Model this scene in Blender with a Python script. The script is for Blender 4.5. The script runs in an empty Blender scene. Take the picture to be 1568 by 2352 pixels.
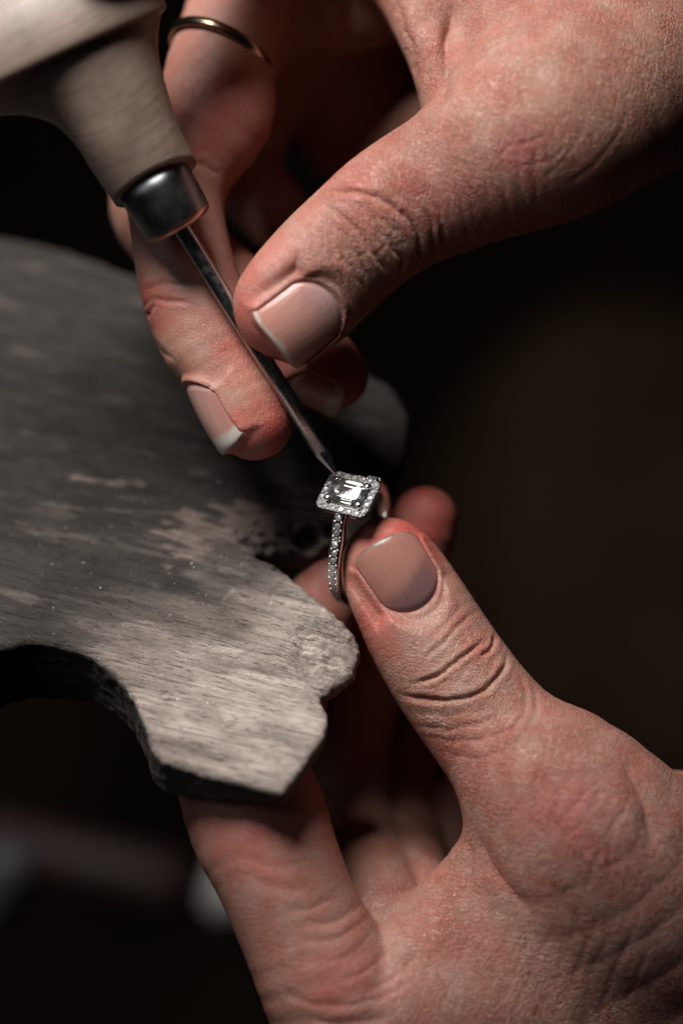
import bpy, math
import numpy as np
from mathutils import Vector, Matrix

R = math.radians
rng = np.random.default_rng(7)

# ------------------------------------------------------------------ frame of the bench
# Modelling is done in millimetres in a "drawing board" frame (x right, y up, z towards the
# photographer); W() turns that into the real upright world in metres (pin horizontal).
ELEV = R(48.0)
SE, CE = math.sin(ELEV), math.cos(ELEV)
DIST = 480.0                                  # camera distance, mm
K = 14.0                                      # drawing units per mm


def W(p):
    p = np.asarray(p, dtype=np.float64)
    x, y, z = p[..., 0], p[..., 1], p[..., 2]
    return np.stack([x, y * SE - z * CE, y * CE + z * SE], -1) * 0.001


def Winv(p):
    p = np.asarray(p, dtype=np.float64) * 1000.0
    x, y, z = p[..., 0], p[..., 1], p[..., 2]
    return np.stack([x, y * SE + z * CE, -y * CE + z * SE], -1)


def P(qx, qy, z=0.0):
    s = (DIST - z) / DIST / K
    return np.array([(qx - 784.0) * s, (1176.0 - qy) * s, z])


def front(p):
    """drawing-board coordinates of points in mm"""
    s = K * DIST / (DIST - p[:, 2])
    return np.stack([784.0 + p[:, 0] * s, 1176.0 - p[:, 1] * s], -1)


# ------------------------------------------------------------------ camera, world, lamps
scene = bpy.context.scene
col = scene.collection

cam_data = bpy.data.cameras.new("camera")
cam = bpy.data.objects.new("camera", cam_data)
col.objects.link(cam)
cam.location = W([0, 0, DIST])
cam.rotation_euler = (R(90) - ELEV, 0, 0)
cam_data.sensor_fit = 'VERTICAL'
cam_data.sensor_height = 36.0
cam_data.lens = 36.0 * DIST / 168.0
cam_data.clip_start = 0.01
cam_data.clip_end = 20
cam_data.dof.use_dof = True
cam_data.dof.focus_distance = (DIST - 2.0) * 0.001
cam_data.dof.aperture_fstop = 4.9
scene.camera = cam

world = bpy.data.worlds.new("World")
scene.world = world
world.use_nodes = True
bg = world.node_tree.nodes["Background"]
bg.inputs[0].default_value = (0.75, 0.85, 1.0, 1)
bg.inputs[1].default_value = 0.005


def area_lamp(name, direction, dist, size, power, color, target=(0, 0, 0)):
    d = bpy.data.lights.new(name, 'AREA')
    d.shape = 'DISK'
    d.size = size * 0.001
    d.energy = power
    d.color = color
    o = bpy.data.objects.new(name, d)
    col.objects.link(o)
    v = np.array(direction, float)
    v /= np.linalg.norm(v)
    t = np.array(target, float)
    o.location = W(t + v * dist)
    o.rotation_euler = Vector(W(v)).to_track_quat('Z', 'Y').to_euler()
    return o


area_lamp("bench_lamp", (-0.31, 0.79, 0.52), 400, 200, 2.65, (1.0, 0.965, 0.93))
area_lamp("added_fill", (-0.80, 0.30, 0.75), 900, 420, 0.40, (0.94, 0.96, 1.0))  # added fill without a real source, softly lifts camera-facing sides and the jewellery

scene.view_settings.view_transform = 'Standard'
scene.view_settings.look = 'None'
scene.view_settings.exposure = 0.0
scene.view_settings.gamma = 1.0
scene.render.engine = 'CYCLES'
scene.cycles.use_denoising = True
scene.cycles.max_bounces = 14
scene.cycles.transmission_bounces = 12
scene.cycles.glossy_bounces = 6
scene.cycles.sample_clamp_indirect = 6.0
scene.cycles.caustics_refractive = False
scene.cycles.caustics_reflective = False

# ------------------------------------------------------------------ materials


def new_mat(name):
    m = bpy.data.materials.new(name)
    m.use_nodes = True
    nt = m.node_tree
    b = nt.nodes["Principled BSDF"]
    return m, nt, b


def node(nt, kind, **kw):
    n = nt.nodes.new(kind)
    for k, v in kw.items():
        setattr(n, k, v)
    return n


def ramp(nt, src, stops):
    r = node(nt, 'ShaderNodeValToRGB')
    e = r.color_ramp.elements
    while len(e) < len(stops):
        e.new(0.5)
    for i, (p, c) in enumerate(stops):
        e[i].position = p
        e[i].color = (*c, 1) if len(c) == 3 else c
    nt.links.new(src, r.inputs[0])
    return r.outputs[0]


def mapping(nt, src, scale=(1, 1, 1), rot=(0, 0, 0)):
    m = node(nt, 'ShaderNodeMapping')
    m.inputs['Scale'].default_value = scale
    m.inputs['Rotation'].default_value = rot
    nt.links.new(src, m.inputs[0])
    return m.outputs[0]


def noise(nt, src, scale, detail=4, rough=0.55):
    n = node(nt, 'ShaderNodeTexNoise')
    n.inputs['Scale'].default_value = scale
    n.inputs['Detail'].default_value = detail
    n.inputs['Roughness'].default_value = rough
    nt.links.new(src, n.inputs['Vector'])
    return n


def math_n(nt, op, a, b=None, clamp=False):
    m = node(nt, 'ShaderNodeMath', operation=op)
    m.use_clamp = clamp
    for i, v in enumerate((a, b)):
        if v is None:
            continue
        if isinstance(v, (int, float)):
            m.inputs[i].default_value = v
        else:
            nt.links.new(v, m.inputs[i])
    return m.outputs[0]


def mix_col(nt, fac, a, b, mode='MIX'):
    m = node(nt, 'ShaderNodeMix', data_type='RGBA', blend_type=mode)
    for i, v in ((0, fac), (6, a), (7, b)):
        if isinstance(v, (int, float)):
            m.inputs[i].default_value = v
        elif isinstance(v, tuple):
            m.inputs[i].default_value = (*v, 1)
        else:
            nt.links.new(v, m.inputs[i])
    return m.outputs[2]


def attr(nt, name, out='Color'):
    a = node(nt, 'ShaderNodeAttribute', attribute_name=name)
    return a.outputs[out]


def skin_material():
    m, nt, b = new_mat("skin")
    rest = attr(nt, "rest", 'Vector')           # mm, x along the thumb
    colr = attr(nt, "tone")
    micro = attr(nt, "micro", 'Fac')             # how coarse the skin lines are here
    # slightly warped coordinates
    wn = noise(nt, rest, 0.30, 2)
    wv = node(nt, 'ShaderNodeVectorMath', operation='MULTIPLY_ADD')
    nt.links.new(wn.outputs['Color'], wv.inputs[0])
    wv.inputs[1].default_value = (1.2, 1.2, 1.2)
    nt.links.new(rest, wv.inputs[2])
    w = wv.outputs[0]

    def furrows(rot, sc, wid, detail=2):
        n = noise(nt, mapping(nt, mapping(nt, w, (1, 1, 1), (0, 0, rot)), sc), 1.0, detail, 0.5)
        d = math_n(nt, 'ABSOLUTE', math_n(nt, 'SUBTRACT', n.outputs[0], 0.5))
        mr = node(nt, 'ShaderNodeMapRange', interpolation_type='SMOOTHSTEP')
        mr.inputs[1].default_value = 0.0
        mr.inputs[2].default_value = wid
        nt.links.new(d, mr.inputs[0])
        return mr.outputs[0]

    f1 = furrows(0.75, (1.15, 0.17, 0.5), 0.05)
    f2 = furrows(-0.55, (1.3, 0.20, 0.5), 0.05)
    f3 = furrows(0.10, (2.6, 0.8, 0.9), 0.07)
    vor = node(nt, 'ShaderNodeTexVoronoi', feature='DISTANCE_TO_EDGE')
    vor.inputs['Scale'].default_value = 1.0
    nt.links.new(mapping(nt, w, (2.3, 1.7, 1.7), (0, 0, 0.4)), vor.inputs['Vector'])
    mr = node(nt, 'ShaderNodeMapRange', interpolation_type='SMOOTHSTEP')
    mr.inputs[2].default_value = 0.16
    nt.links.new(vor.outputs['Distance'], mr.inputs[0])
    fine = noise(nt, mapping(nt, w, (4.5, 2.4, 2.4)), 1.0, 4, 0.6)
    cells = math_n(nt, 'MULTIPLY', math_n(nt, 'MULTIPLY', f1, f2), math_n(nt, 'ADD', math_n(nt, 'MULTIPLY', f3, 0.5), 0.5))
    cells = math_n(nt, 'MULTIPLY', cells, math_n(nt, 'ADD', math_n(nt, 'MULTIPLY', mr.outputs[0], 0.35), 0.65))
    amp = noise(nt, rest, 0.16, 3)
    micro = math_n(nt, 'MULTIPLY', micro, ramp(nt, amp.outputs[0], [(0.35, (0.45,) * 3), (0.65, (1.15,) * 3)]))
    h = math_n(nt, 'MULTIPLY', cells, micro)
    h = math_n(nt, 'ADD', h, math_n(nt, 'MULTIPLY', fine.outputs[0], 0.20))
    bump = node(nt, 'ShaderNodeBump')
    bump.inputs['Strength'].default_value = 0.75
    bump.inputs['Distance'].default_value = 0.00036
    nt.links.new(h, bump.inputs['Height'])
    nt.links.new(bump.outputs[0], b.inputs['Normal'])
    # colour: blood under the skin, paler ridge tops
    mot = noise(nt, rest, 0.20, 7, 0.7)
    c1 = mix_col(nt, ramp(nt, mot.outputs[0], [(0.38, (0, 0, 0)), (0.66, (1, 1, 1))]), colr,
                 mix_col(nt, 1.0, colr, (0.98, 0.66, 0.62), 'MULTIPLY'))
    lines = math_n(nt, 'MULTIPLY', math_n(nt, 'SUBTRACT', 1.0, cells, True), math_n(nt, 'MULTIPLY', micro, 0.6), True)
    c2 = mix_col(nt, lines, c1, mix_col(nt, 1.0, c1, (0.86, 0.58, 0.52), 'MULTIPLY'))
    nt.links.new(c2, b.inputs['Base Color'])
    b.inputs['Subsurface Weight'].default_value = 0.30
    b.inputs['Subsurface Radius'].default_value = (1.0, 0.34, 0.18)
    b.inputs['Subsurface Scale'].default_value = 0.0017
    rn = noise(nt, rest, 0.9, 3)
    nt.links.new(ramp(nt, rn.outputs[0], [(0.3, (0.36,) * 3), (0.7, (0.58,) * 3)]), b.inputs['Roughness'])
    b.inputs['Specular IOR Level'].default_value = 0.5
    return m


def nail_material():
    m, nt, b = new_mat("nail")
    colr = attr(nt, "tone")
    rest = attr(nt, "rest", 'Vector')
    st = noise(nt, mapping(nt, rest, (0.18, 2.6, 2.6)), 1.0, 4, 0.65)
    c = mix_col(nt, ramp(nt, st.outputs[0], [(0.35, (0, 0, 0)), (0.65, (0.4, 0.4, 0.4))]), colr, mix_col(nt, 1.0, colr, (0.80, 0.66, 0.63), 'MULTIPLY'))
    dn = noise(nt, rest, 1.3, 3, 0.6)
    c = mix_col(nt, ramp(nt, dn.outputs[0], [(0.66, (0, 0, 0)), (0.74, (0.6, 0.6, 0.6))]), c, mix_col(nt, 1.0, c, (0.72, 0.60, 0.55), 'MULTIPLY'))
    nt.links.new(c, b.inputs['Base Color'])
    b.inputs['Subsurface Weight'].default_value = 0.3
    b.inputs['Subsurface Radius'].default_value = (1, 0.4, 0.25)
    b.inputs['Subsurface Scale'].default_value = 0.0012
    b.inputs['Roughness'].default_value = 0.24
    b.inputs['Specular IOR Level'].default_value = 0.45
    bump = node(nt, 'ShaderNodeBump')
    bump.inputs['Strength'].default_value = 0.5
    bump.inputs['Distance'].default_value = 0.0001
    nt.links.new(st.outputs[0], bump.inputs['Height'])
    nt.links.new(bump.outputs[0], b.inputs['Normal'])
    return m


def metal(name, color, rough, bump_scale=None, stretch=(1, 1, 1), bump=0.2, rvar=0.1):
    m, nt, b = new_mat(name)
    b.inputs['Base Color'].default_value = (*color, 1)
    b.inputs['Metallic'].default_value = 1.0
    b.inputs['Roughness'].default_value = rough
    if bump_scale:
        tc = node(nt, 'ShaderNodeTexCoord')
        n = noise(nt, mapping(nt, tc.outputs['Object'], stretch), bump_scale, 4)
        bm = node(nt, 'ShaderNodeBump')
        bm.inputs['Strength'].default_value = bump
        bm.inputs['Distance'].default_value = 0.0001
        nt.links.new(n.outputs[0], bm.inputs['Height'])
        nt.links.new(bm.outputs[0], b.inputs['Normal'])
        nt.links.new(ramp(nt, n.outputs[0], [(0.3, (max(rough - rvar, 0.02),) * 3), (0.7, (rough + rvar,) * 3)]), b.inputs['Roughness'])
    return m


def diamond_material():
    m, nt, b = new_mat("diamond")
    b.inputs['Base Color'].default_value = (1, 1, 1, 1)
    b.inputs['Transmission Weight'].default_value = 0.96
    b.inputs['Roughness'].default_value = 0.0
    b.inputs['IOR'].default_value = 2.2
    return m


def small_diamond_material():
    m, nt, b = new_mat("small_diamond")
    b.inputs['Base Color'].default_value = (0.93, 0.93, 0.95, 1)
    b.inputs['Transmission Weight'].default_value = 0.74
    b.inputs['Roughness'].default_value = 0.03
    b.inputs['IOR'].default_value = 2.3
    return m


def pin_material():
    m, nt, b = new_mat("pin_wood")
    rest = attr(nt, "rest", 'Vector')            # mm, x along the grain
    colr = attr(nt, "tone")
    grain = noise(nt, mapping(nt, rest, (0.07, 1.5, 0.9)), 1.0, 8, 0.72)
    pores = noise(nt, mapping(nt, rest, (0.40, 3.6, 2.0)), 1.0, 4, 0.65)
    grit = noise(nt, rest, 3.2, 4, 0.7)
    g = ramp(nt, grain.outputs[0], [(0.30, (0.42, 0.40, 0.39)), (0.50, (1, 1, 1)), (0.75, (1.3, 1.27, 1.25))])
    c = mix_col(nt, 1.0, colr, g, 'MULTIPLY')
    pm = ramp(nt, pores.outputs[0], [(0.37, (0.20, 0.16, 0.14)), (0.45, (1, 1, 1))])
    c = mix_col(nt, 0.85, c, pm, 'MULTIPLY')
    sp = ramp(nt, grit.outputs[0], [(0.35, (0.75, 0.74, 0.74)), (0.60, (1, 1, 1)), (0.72, (1.5, 1.5, 1.52))])
    c = mix_col(nt, 0.8, c, sp, 'MULTIPLY')
    nt.links.new(c, b.inputs['Base Color'])
    b.inputs['Roughness'].default_value = 0.62
    b.inputs['Specular IOR Level'].default_value = 0.35
    h = math_n(nt, 'ADD', math_n(nt, 'MULTIPLY', pores.outputs[0], 0.7), math_n(nt, 'MULTIPLY', grit.outputs[0], 0.8))
    h = math_n(nt, 'ADD', h, math_n(nt, 'MULTIPLY', grain.outputs[0], 0.8))
    bm = node(nt, 'ShaderNodeBump')
    bm.inputs['Strength'].default_value = 0.9
    bm.inputs['Distance'].default_value = 0.0004
    nt.links.new(h, bm.inputs['Height'])
    nt.links.new(bm.outputs[0], b.inputs['Normal'])
    return m


def handle_material():
    m, nt, b = new_mat("handle_wood")
    rest = attr(nt, "rest", 'Vector')
    g = noise(nt, mapping(nt, rest, (4.0, 0.12, 0.12)), 1.0, 6, 0.7)
    big = noise(nt, rest, 0.14, 4, 0.6)
    c = ramp(nt, g.outputs[0], [(0.25, (0.10, 0.070, 0.053)), (0.5, (0.225, 0.168, 0.135)), (0.8, (0.34, 0.26, 0.21))])
    c = mix_col(nt, 0.8, c, ramp(nt, big.outputs[0], [(0.3, (0.62, 0.60, 0.60)), (0.62, (1.1, 1.06, 1.05))]), 'MULTIPLY')
    nt.links.new(c, b.inputs['Base Color'])
    b.inputs['Roughness'].default_value = 0.42
    bm = node(nt, 'ShaderNodeBump')
    bm.inputs['Strength'].default_value = 0.3
    bm.inputs['Distance'].default_value = 0.0003
    nt.links.new(g.outputs[0], bm.inputs['Height'])
    nt.links.new(bm.outputs[0], b.inputs['Normal'])
    return m


def matte(name, color, rough=0.8, var=0.3, scale=30, spec=0.3):
    m, nt, b = new_mat(name)
    tc = node(nt, 'ShaderNodeTexCoord')
    n = noise(nt, tc.outputs['Object'], scale, 5)
    lo = tuple(c * (1 - var) for c in color)
    hi = tuple(c * (1 + var) for c in color)
    nt.links.new(ramp(nt, n.outputs[0], [(0.3, lo), (0.7, hi)]), b.inputs['Base Color'])
    b.inputs['Roughness'].default_value = rough
    b.inputs['Specular IOR Level'].default_value = spec
    return m


M = dict(
    skin=skin_material(), nail=nail_material(), diamond=diamond_material(), melee=small_diamond_material(), pin=pin_material(), handle=handle_material(),
    white_gold=metal("white_gold", (0.86, 0.84, 0.82), 0.14),
    gold=metal("yellow_gold", (0.34, 0.25, 0.17), 0.24),
    steel=metal("tool_steel", (0.44, 0.445, 0.455), 0.30, 900, (1, 1, 1), 0.25, 0.08),
    ferrule=metal("dark_ferrule", (0.19, 0.195, 0.20), 0.36, 300, (1, 1, 1), 0.15, 0.08),
    copper=metal("worn_copper_edge", (0.55, 0.32, 0.22), 0.35),
    filing=metal("silver_filing", (0.75, 0.74, 0.73), 0.5),
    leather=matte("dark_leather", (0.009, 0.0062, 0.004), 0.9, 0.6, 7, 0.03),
    bench=matte("dark_bench", (0.055, 0.042, 0.032), 0.7, 0.35, 25),
    redwood=matte("red_wood", (0.022, 0.009, 0.008), 0.6, 0.3, 20),
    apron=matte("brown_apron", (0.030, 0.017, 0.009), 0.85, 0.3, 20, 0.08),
    pale=matte("pale_tool", (0.5, 0.47, 0.45), 0.5, 0.1, 60),
    grey=matte("grey_tool", (0.08, 0.08, 0.08), 0.5, 0.1, 60),
)

# ------------------------------------------------------------------ mesh helpers


def to_mesh(name, verts, faces, mat, smooth=True, attrs=None, world=True, origin=None):
    """verts in mm (drawing-board frame if world) -> mesh object; origin (mm) becomes the object's location"""
    v = W(verts) if world else np.asarray(verts, float) * 0.001
    o = np.zeros(3) if origin is None else (W(origin) if world else np.asarray(origin, float) * 0.001)
    me = bpy.data.meshes.new(name)
    v = v - o
    if isinstance(faces, np.ndarray):
        n, k = faces.shape
        me.vertices.add(len(v))
        me.vertices.foreach_set("co", v.astype(np.float32).ravel())
        me.loops.add(n * k)
        me.loops.foreach_set("vertex_index", faces.astype(np.int32).ravel())
        me.polygons.add(n)
        me.polygons.foreach_set("loop_start", np.arange(0, n * k, k, dtype=np.int32))
        me.update(calc_edges=True)
    else:
        me.from_pydata([tuple(p) for p in v], [], [tuple(f) for f in faces])
    if smooth:
        me.polygons.foreach_set("use_smooth", np.ones(len(me.polygons), bool))
    for k, a in (attrs or {}).items():
        a = np.asarray(a, np.float32)
        if a.ndim == 1:
            t = me.attributes.new(k, 'FLOAT', 'POINT')
            t.data.foreach_set("value", a)
        elif k == "tone":
            t = me.attributes.new(k, 'FLOAT_COLOR', 'POINT')
            t.data.foreach_set("color", np.concatenate([a, np.ones((len(a), 1), np.float32)], 1).ravel())
        else:
            t = me.attributes.new(k, 'FLOAT_VECTOR', 'POINT')
            t.data.foreach_set("vector", a.ravel())
    me.materials.append(mat)
    ob = bpy.data.objects.new(name, me)
    ob.location = o
    col.objects.link(ob)
    return ob


def empty(name, at):
    e = bpy.data.objects.new(name, None)
    e.location = W(at)
    e.empty_display_size = 0.01
    col.objects.link(e)
    return e


def parent(ob, par):
    ob.parent = par
    ob.matrix_parent_inverse = Matrix.Translation(-Vector(par.location)) if par.parent is None else \
        Matrix.Translation(-(Vector(par.location)))
    return ob


def tag(o, label, category, group=None, kind=None):
    if label:
        o["label"] = label
    if category:
        o["category"] = category
    if group:
        o["group"] = group
    if kind:
        o["kind"] = kind
    return o


def unit(v):
    v = np.asarray(v, float)
    return v / np.linalg.norm(v)


def sstep(a, b, x):
    t = np.clip((x - a) / (b - a), 0, 1)
    return t * t * (3 - 2 * t)


# value noise on points ------------------------------------------------------
_tab = rng.random((32, 32, 32)).astype(np.float32)


def vnoise(p, scale=1.0, octaves=3):
    out = np.zeros(len(p), np.float32)
    amp, tot = 1.0, 0.0
    q = np.asarray(p, np.float32) * scale
    for o in range(octaves):
        i = np.floor(q).astype(int)
        f = q - i
        f = f * f * (3 - 2 * f)
        acc = 0
        for dx in (0, 1):
            for dy in (0, 1):
                for dz in (0, 1):
                    w = (f[:, 0] if dx else 1 - f[:, 0]) * (f[:, 1] if dy else 1 - f[:, 1]) * (f[:, 2] if dz else 1 - f[:, 2])
                    acc = acc + w * _tab[(i[:, 0] + dx) % 32, (i[:, 1] + dy) % 32, (i[:, 2] + dz) % 32]
        out += acc * amp
        tot += amp
        amp *= 0.5
        q = q * 2.03 + 11.7
    return out / tot


def surface_nets(f, lo, h):
    """iso-surface (f<0 inside) of a grid as quads, vectorised naive surface nets"""
    s = f < 0
    nx, ny, nz = f.shape
    cnt = np.zeros((nx - 1, ny - 1, nz - 1), np.uint8)
    for dx in (0, 1):
        for dy in (0, 1):
            for dz in (0, 1):
                cnt += s[dx:nx - 1 + dx, dy:ny - 1 + dy, dz:nz - 1 + dz]
    act = (cnt > 0) & (cnt < 8)
    idx = np.full(act.shape, -1, np.int64)
    ijk = np.argwhere(act)
    idx[act] = np.arange(len(ijk))
    acc = np.zeros((len(ijk), 3))
    num = np.zeros(len(ijk))
    I, J, L = ijk.T
    corners = [(a, b, c) for a in (0, 1) for b in (0, 1) for c in (0, 1)]
    for a in corners:
        for ax in range(3):
            if a[ax]:
                continue
            b = list(a)
            b[ax] = 1
            fa = f[I + a[0], J + a[1], L + a[2]]
            fb = f[I + b[0], J + b[1], L + b[2]]
            m = (fa < 0) != (fb < 0)
            t = np.where(m, fa / np.where(m, fa - fb, 1), 0)
            pt = np.array(a, float)[None].repeat(len(ijk), 0)
            pt[:, ax] += t
            acc += pt * m[:, None]
            num += m
    verts = (ijk + acc / num[:, None]) * h + lo
    quads = []
    for ax in range(3):
        sl0 = [slice(None)] * 3
        sl1 = [slice(None)] * 3
        sl0[ax] = slice(0, -1)
        sl1[ax] = slice(1, None)
        a, b = s[tuple(sl0)], s[tuple(sl1)]
        e = np.argwhere(a != b)
        u, v = (ax + 1) % 3, (ax + 2) % 3
        ok = (e[:, u] > 0) & (e[:, v] > 0) & (e[:, u] < f.shape[u] - 1) & (e[:, v] < f.shape[v] - 1)
        e = e[ok]
        flip = ~a[e[:, 0], e[:, 1], e[:, 2]]
        c = []
        for du, dv in ((-1, -1), (0, -1), (0, 0), (-1, 0)):
            k = e.copy()
            k[:, u] += du
            k[:, v] += dv
            c.append(idx[k[:, 0], k[:, 1], k[:, 2]])
        q = np.stack(c, 1)
        q[flip] = q[flip][:, ::-1]
        quads.append(q)
    return verts, np.concatenate(quads)


def vert_normals(v, q):
    n = np.zeros_like(v)
    d1 = v[q[:, 2]] - v[q[:, 0]]
    d2 = v[q[:, 3]] - v[q[:, 1]]
    fn = np.cross(d1, d2)
    for k in range(4):
        for c in range(3):
            n[:, c] += np.bincount(q[:, k], fn[:, c], len(v))
    return n / np.maximum(np.linalg.norm(n, axis=1, keepdims=True), 1e-12)


def relax(v, q, it=2, lam=0.5):
    e = np.concatenate([q[:, [0, 1]], q[:, [1, 2]], q[:, [2, 3]], q[:, [3, 0]]])
    deg = np.bincount(e[:, 0], minlength=len(v)) + np.bincount(e[:, 1], minlength=len(v))
    for i in range(it):
        s = np.zeros_like(v)
        for c in range(3):
            s[:, c] = np.bincount(e[:, 0], v[e[:, 1], c], len(v)) + np.bincount(e[:, 1], v[e[:, 0], c], len(v))
        lm = lam if i % 2 == 0 else -lam * 1.02
        v = v + lm * (s / deg[:, None] - v)
    return v


def catmull(c, n):
    c = np.asarray(c, float)
    c = np.concatenate([[2 * c[0] - c[1]], c, [2 * c[-1] - c[-2]]])
    out = []
    for i in range(1, len(c) - 2):
        for t in np.arange(n) / n:
            out.append(0.5 * ((2 * c[i]) + (-c[i - 1] + c[i + 1]) * t + (2 * c[i - 1] - 5 * c[i] + 4 * c[i + 1] - c[i + 2]) * t * t
                              + (-c[i - 1] + 3 * c[i] - 3 * c[i + 1] + c[i + 2]) * t ** 3))
    out.append(c[-2])
    return np.array(out)


class Body:
    """smooth union of tapered limbs on a grid"""

    def __init__(self, lo, hi, h):
        self.lo = np.array(lo, float)
        self.h = h
        self.n = np.ceil((np.array(hi, float) - self.lo) / h).astype(int) + 1
        self.f = np.full(self.n, 9.0, np.float32)

    def limb(self, ctrl, k=1.0, depth=(0, 0, 1), sub=3):
        """ctrl rows: qx, qy, z, half width mm, half depth mm"""
        rows = []
        for c in ctrl:
            rows.append([*P(c[0], c[1], c[2]), c[3], c[4]])
        s = catmull(rows, sub)
        dep = np.asarray(depth, float)
        m = max(3.0, k + 1.0)
        rmax = s[:, 3:5].max() + m
        o0 = np.clip(np.floor((s[:, :3].min(0) - rmax - self.lo) / self.h).astype(int), 0, self.n)
        o1 = np.clip(np.ceil((s[:, :3].max(0) + rmax - self.lo) / self.h).astype(int) + 1, 0, self.n)
        if (o1 <= o0).any():
            return
        g = np.full(o1 - o0, 9.0, np.float32)
        for A, B in zip(s[:-1], s[1:]):
            d = (B[:3] - A[:3])
            n = unit(dep - unit(d) * (dep @ unit(d))).astype(np.float32)
            r = max(A[3], A[4], B[3], B[4]) + m
            a0 = np.clip(np.floor((np.minimum(A[:3], B[:3]) - r - self.lo) / self.h).astype(int), o0, o1)
            a1 = np.clip(np.ceil((np.maximum(A[:3], B[:3]) + r - self.lo) / self.h).astype(int) + 1, o0, o1)
            if (a1 <= a0).any():
                continue
            ax = [(np.arange(a0[i], a1[i]) * self.h + self.lo[i] - A[i]).astype(np.float32) for i in range(3)]
            X, Y, Z = ax[0][:, None, None], ax[1][None, :, None], ax[2][None, None, :]
            dd = np.float32(d @ d)
            d = d.astype(np.float32)
            t = np.clip((X * (d[0] / dd) + Y * (d[1] / dd)) + Z * (d[2] / dd), 0, 1)
            ox, oy, oz = X - t * d[0], Y - t * d[1], Z - t * d[2]
            on = ox * n[0] + oy * n[1] + oz * n[2]
            rr = np.float32(A[3]) + t * np.float32(B[3] - A[3])
            rd = np.float32(A[4]) + t * np.float32(B[4] - A[4])
            ratio = rr / rd
            q = np.sqrt(np.maximum(ox * ox + oy * oy + oz * oz + on * on * (ratio * ratio - 1), 0))
            val = (q - rr) * np.minimum(1 / ratio, np.float32(1.0))
            sl = tuple(slice(a0[i] - o0[i], a1[i] - o0[i]) for i in range(3))
            g[sl] = np.minimum(g[sl], val)
        kk = np.float32(max(k, 1e-3))
        so = tuple(slice(o0[i], o1[i]) for i in range(3))
        f0_ = self.f[so]
        hh = np.clip(0.5 + 0.5 * (f0_ - g) / kk, 0, 1)
        self.f[so] = f0_ * (1 - hh) + g * hh - kk * hh * (1 - hh)

    def mesh(self):
        self.f[0], self.f[-1], self.f[:, 0], self.f[:, -1], self.f[:, :, 0], self.f[:, :, -1] = (9,) * 6
        v, q = surface_nets(self.f, self.lo, self.h)
        return relax(v, q, 4, 0.5), q


def polyline_dist(pts, line):
    d = np.full(len(pts), 1e9)
    tt = np.zeros(len(pts))
    n = len(line) - 1
    for i in range(n):
        a, b = line[i], line[i + 1]
        ab = b - a
        t = np.clip(((pts - a) @ ab) / (ab @ ab), 0, 1)
        e = np.linalg.norm(pts - (a + t[:, None] * ab), axis=1)
        m = e < d
        d[m] = e[m]
        tt[m] = (i + t[m]) / n
    return d, tt


def carve(v, nrm, lines, zmin=-1e9, seed=0):
    """press skin creases (drawn on the board, width and depth in mm) into a surface"""
    fr = front(v)
    disp = np.zeros(len(v))
    fr = fr + np.stack([(vnoise(v + seed, 0.45, 2) - 0.5) * 11, (vnoise(v + 31 + seed, 0.45, 2) - 0.5) * 11], -1)
    face = sstep(-0.05, 0.3, nrm[:, 2]) * (v[:, 2] > zmin)
    for pts, depth, width in lines:
        ln = catmull(pts, 4)
        lo, hi = ln.min(0) - 60, ln.max(0) + 60
        m = np.all((fr > lo) & (fr < hi), axis=1) & (face > 0)
        if not m.any():
            continue
        d, t = polyline_dist(fr[m], ln)
        d = d / K
        fade = sstep(0, 0.18, t) * sstep(1, 0.80, t)
        g = -depth * (0.55 * np.exp(-(d / width) ** 2) + 0.55 * np.exp(-2.4 * d / width)) + 0.25 * depth * np.exp(-((d - 2.3 * width) / (1.3 * width)) ** 2)
        disp[m] += g * (0.15 + 0.85 * fade) * face[m]
    return v + nrm * disp[:, None]


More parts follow.
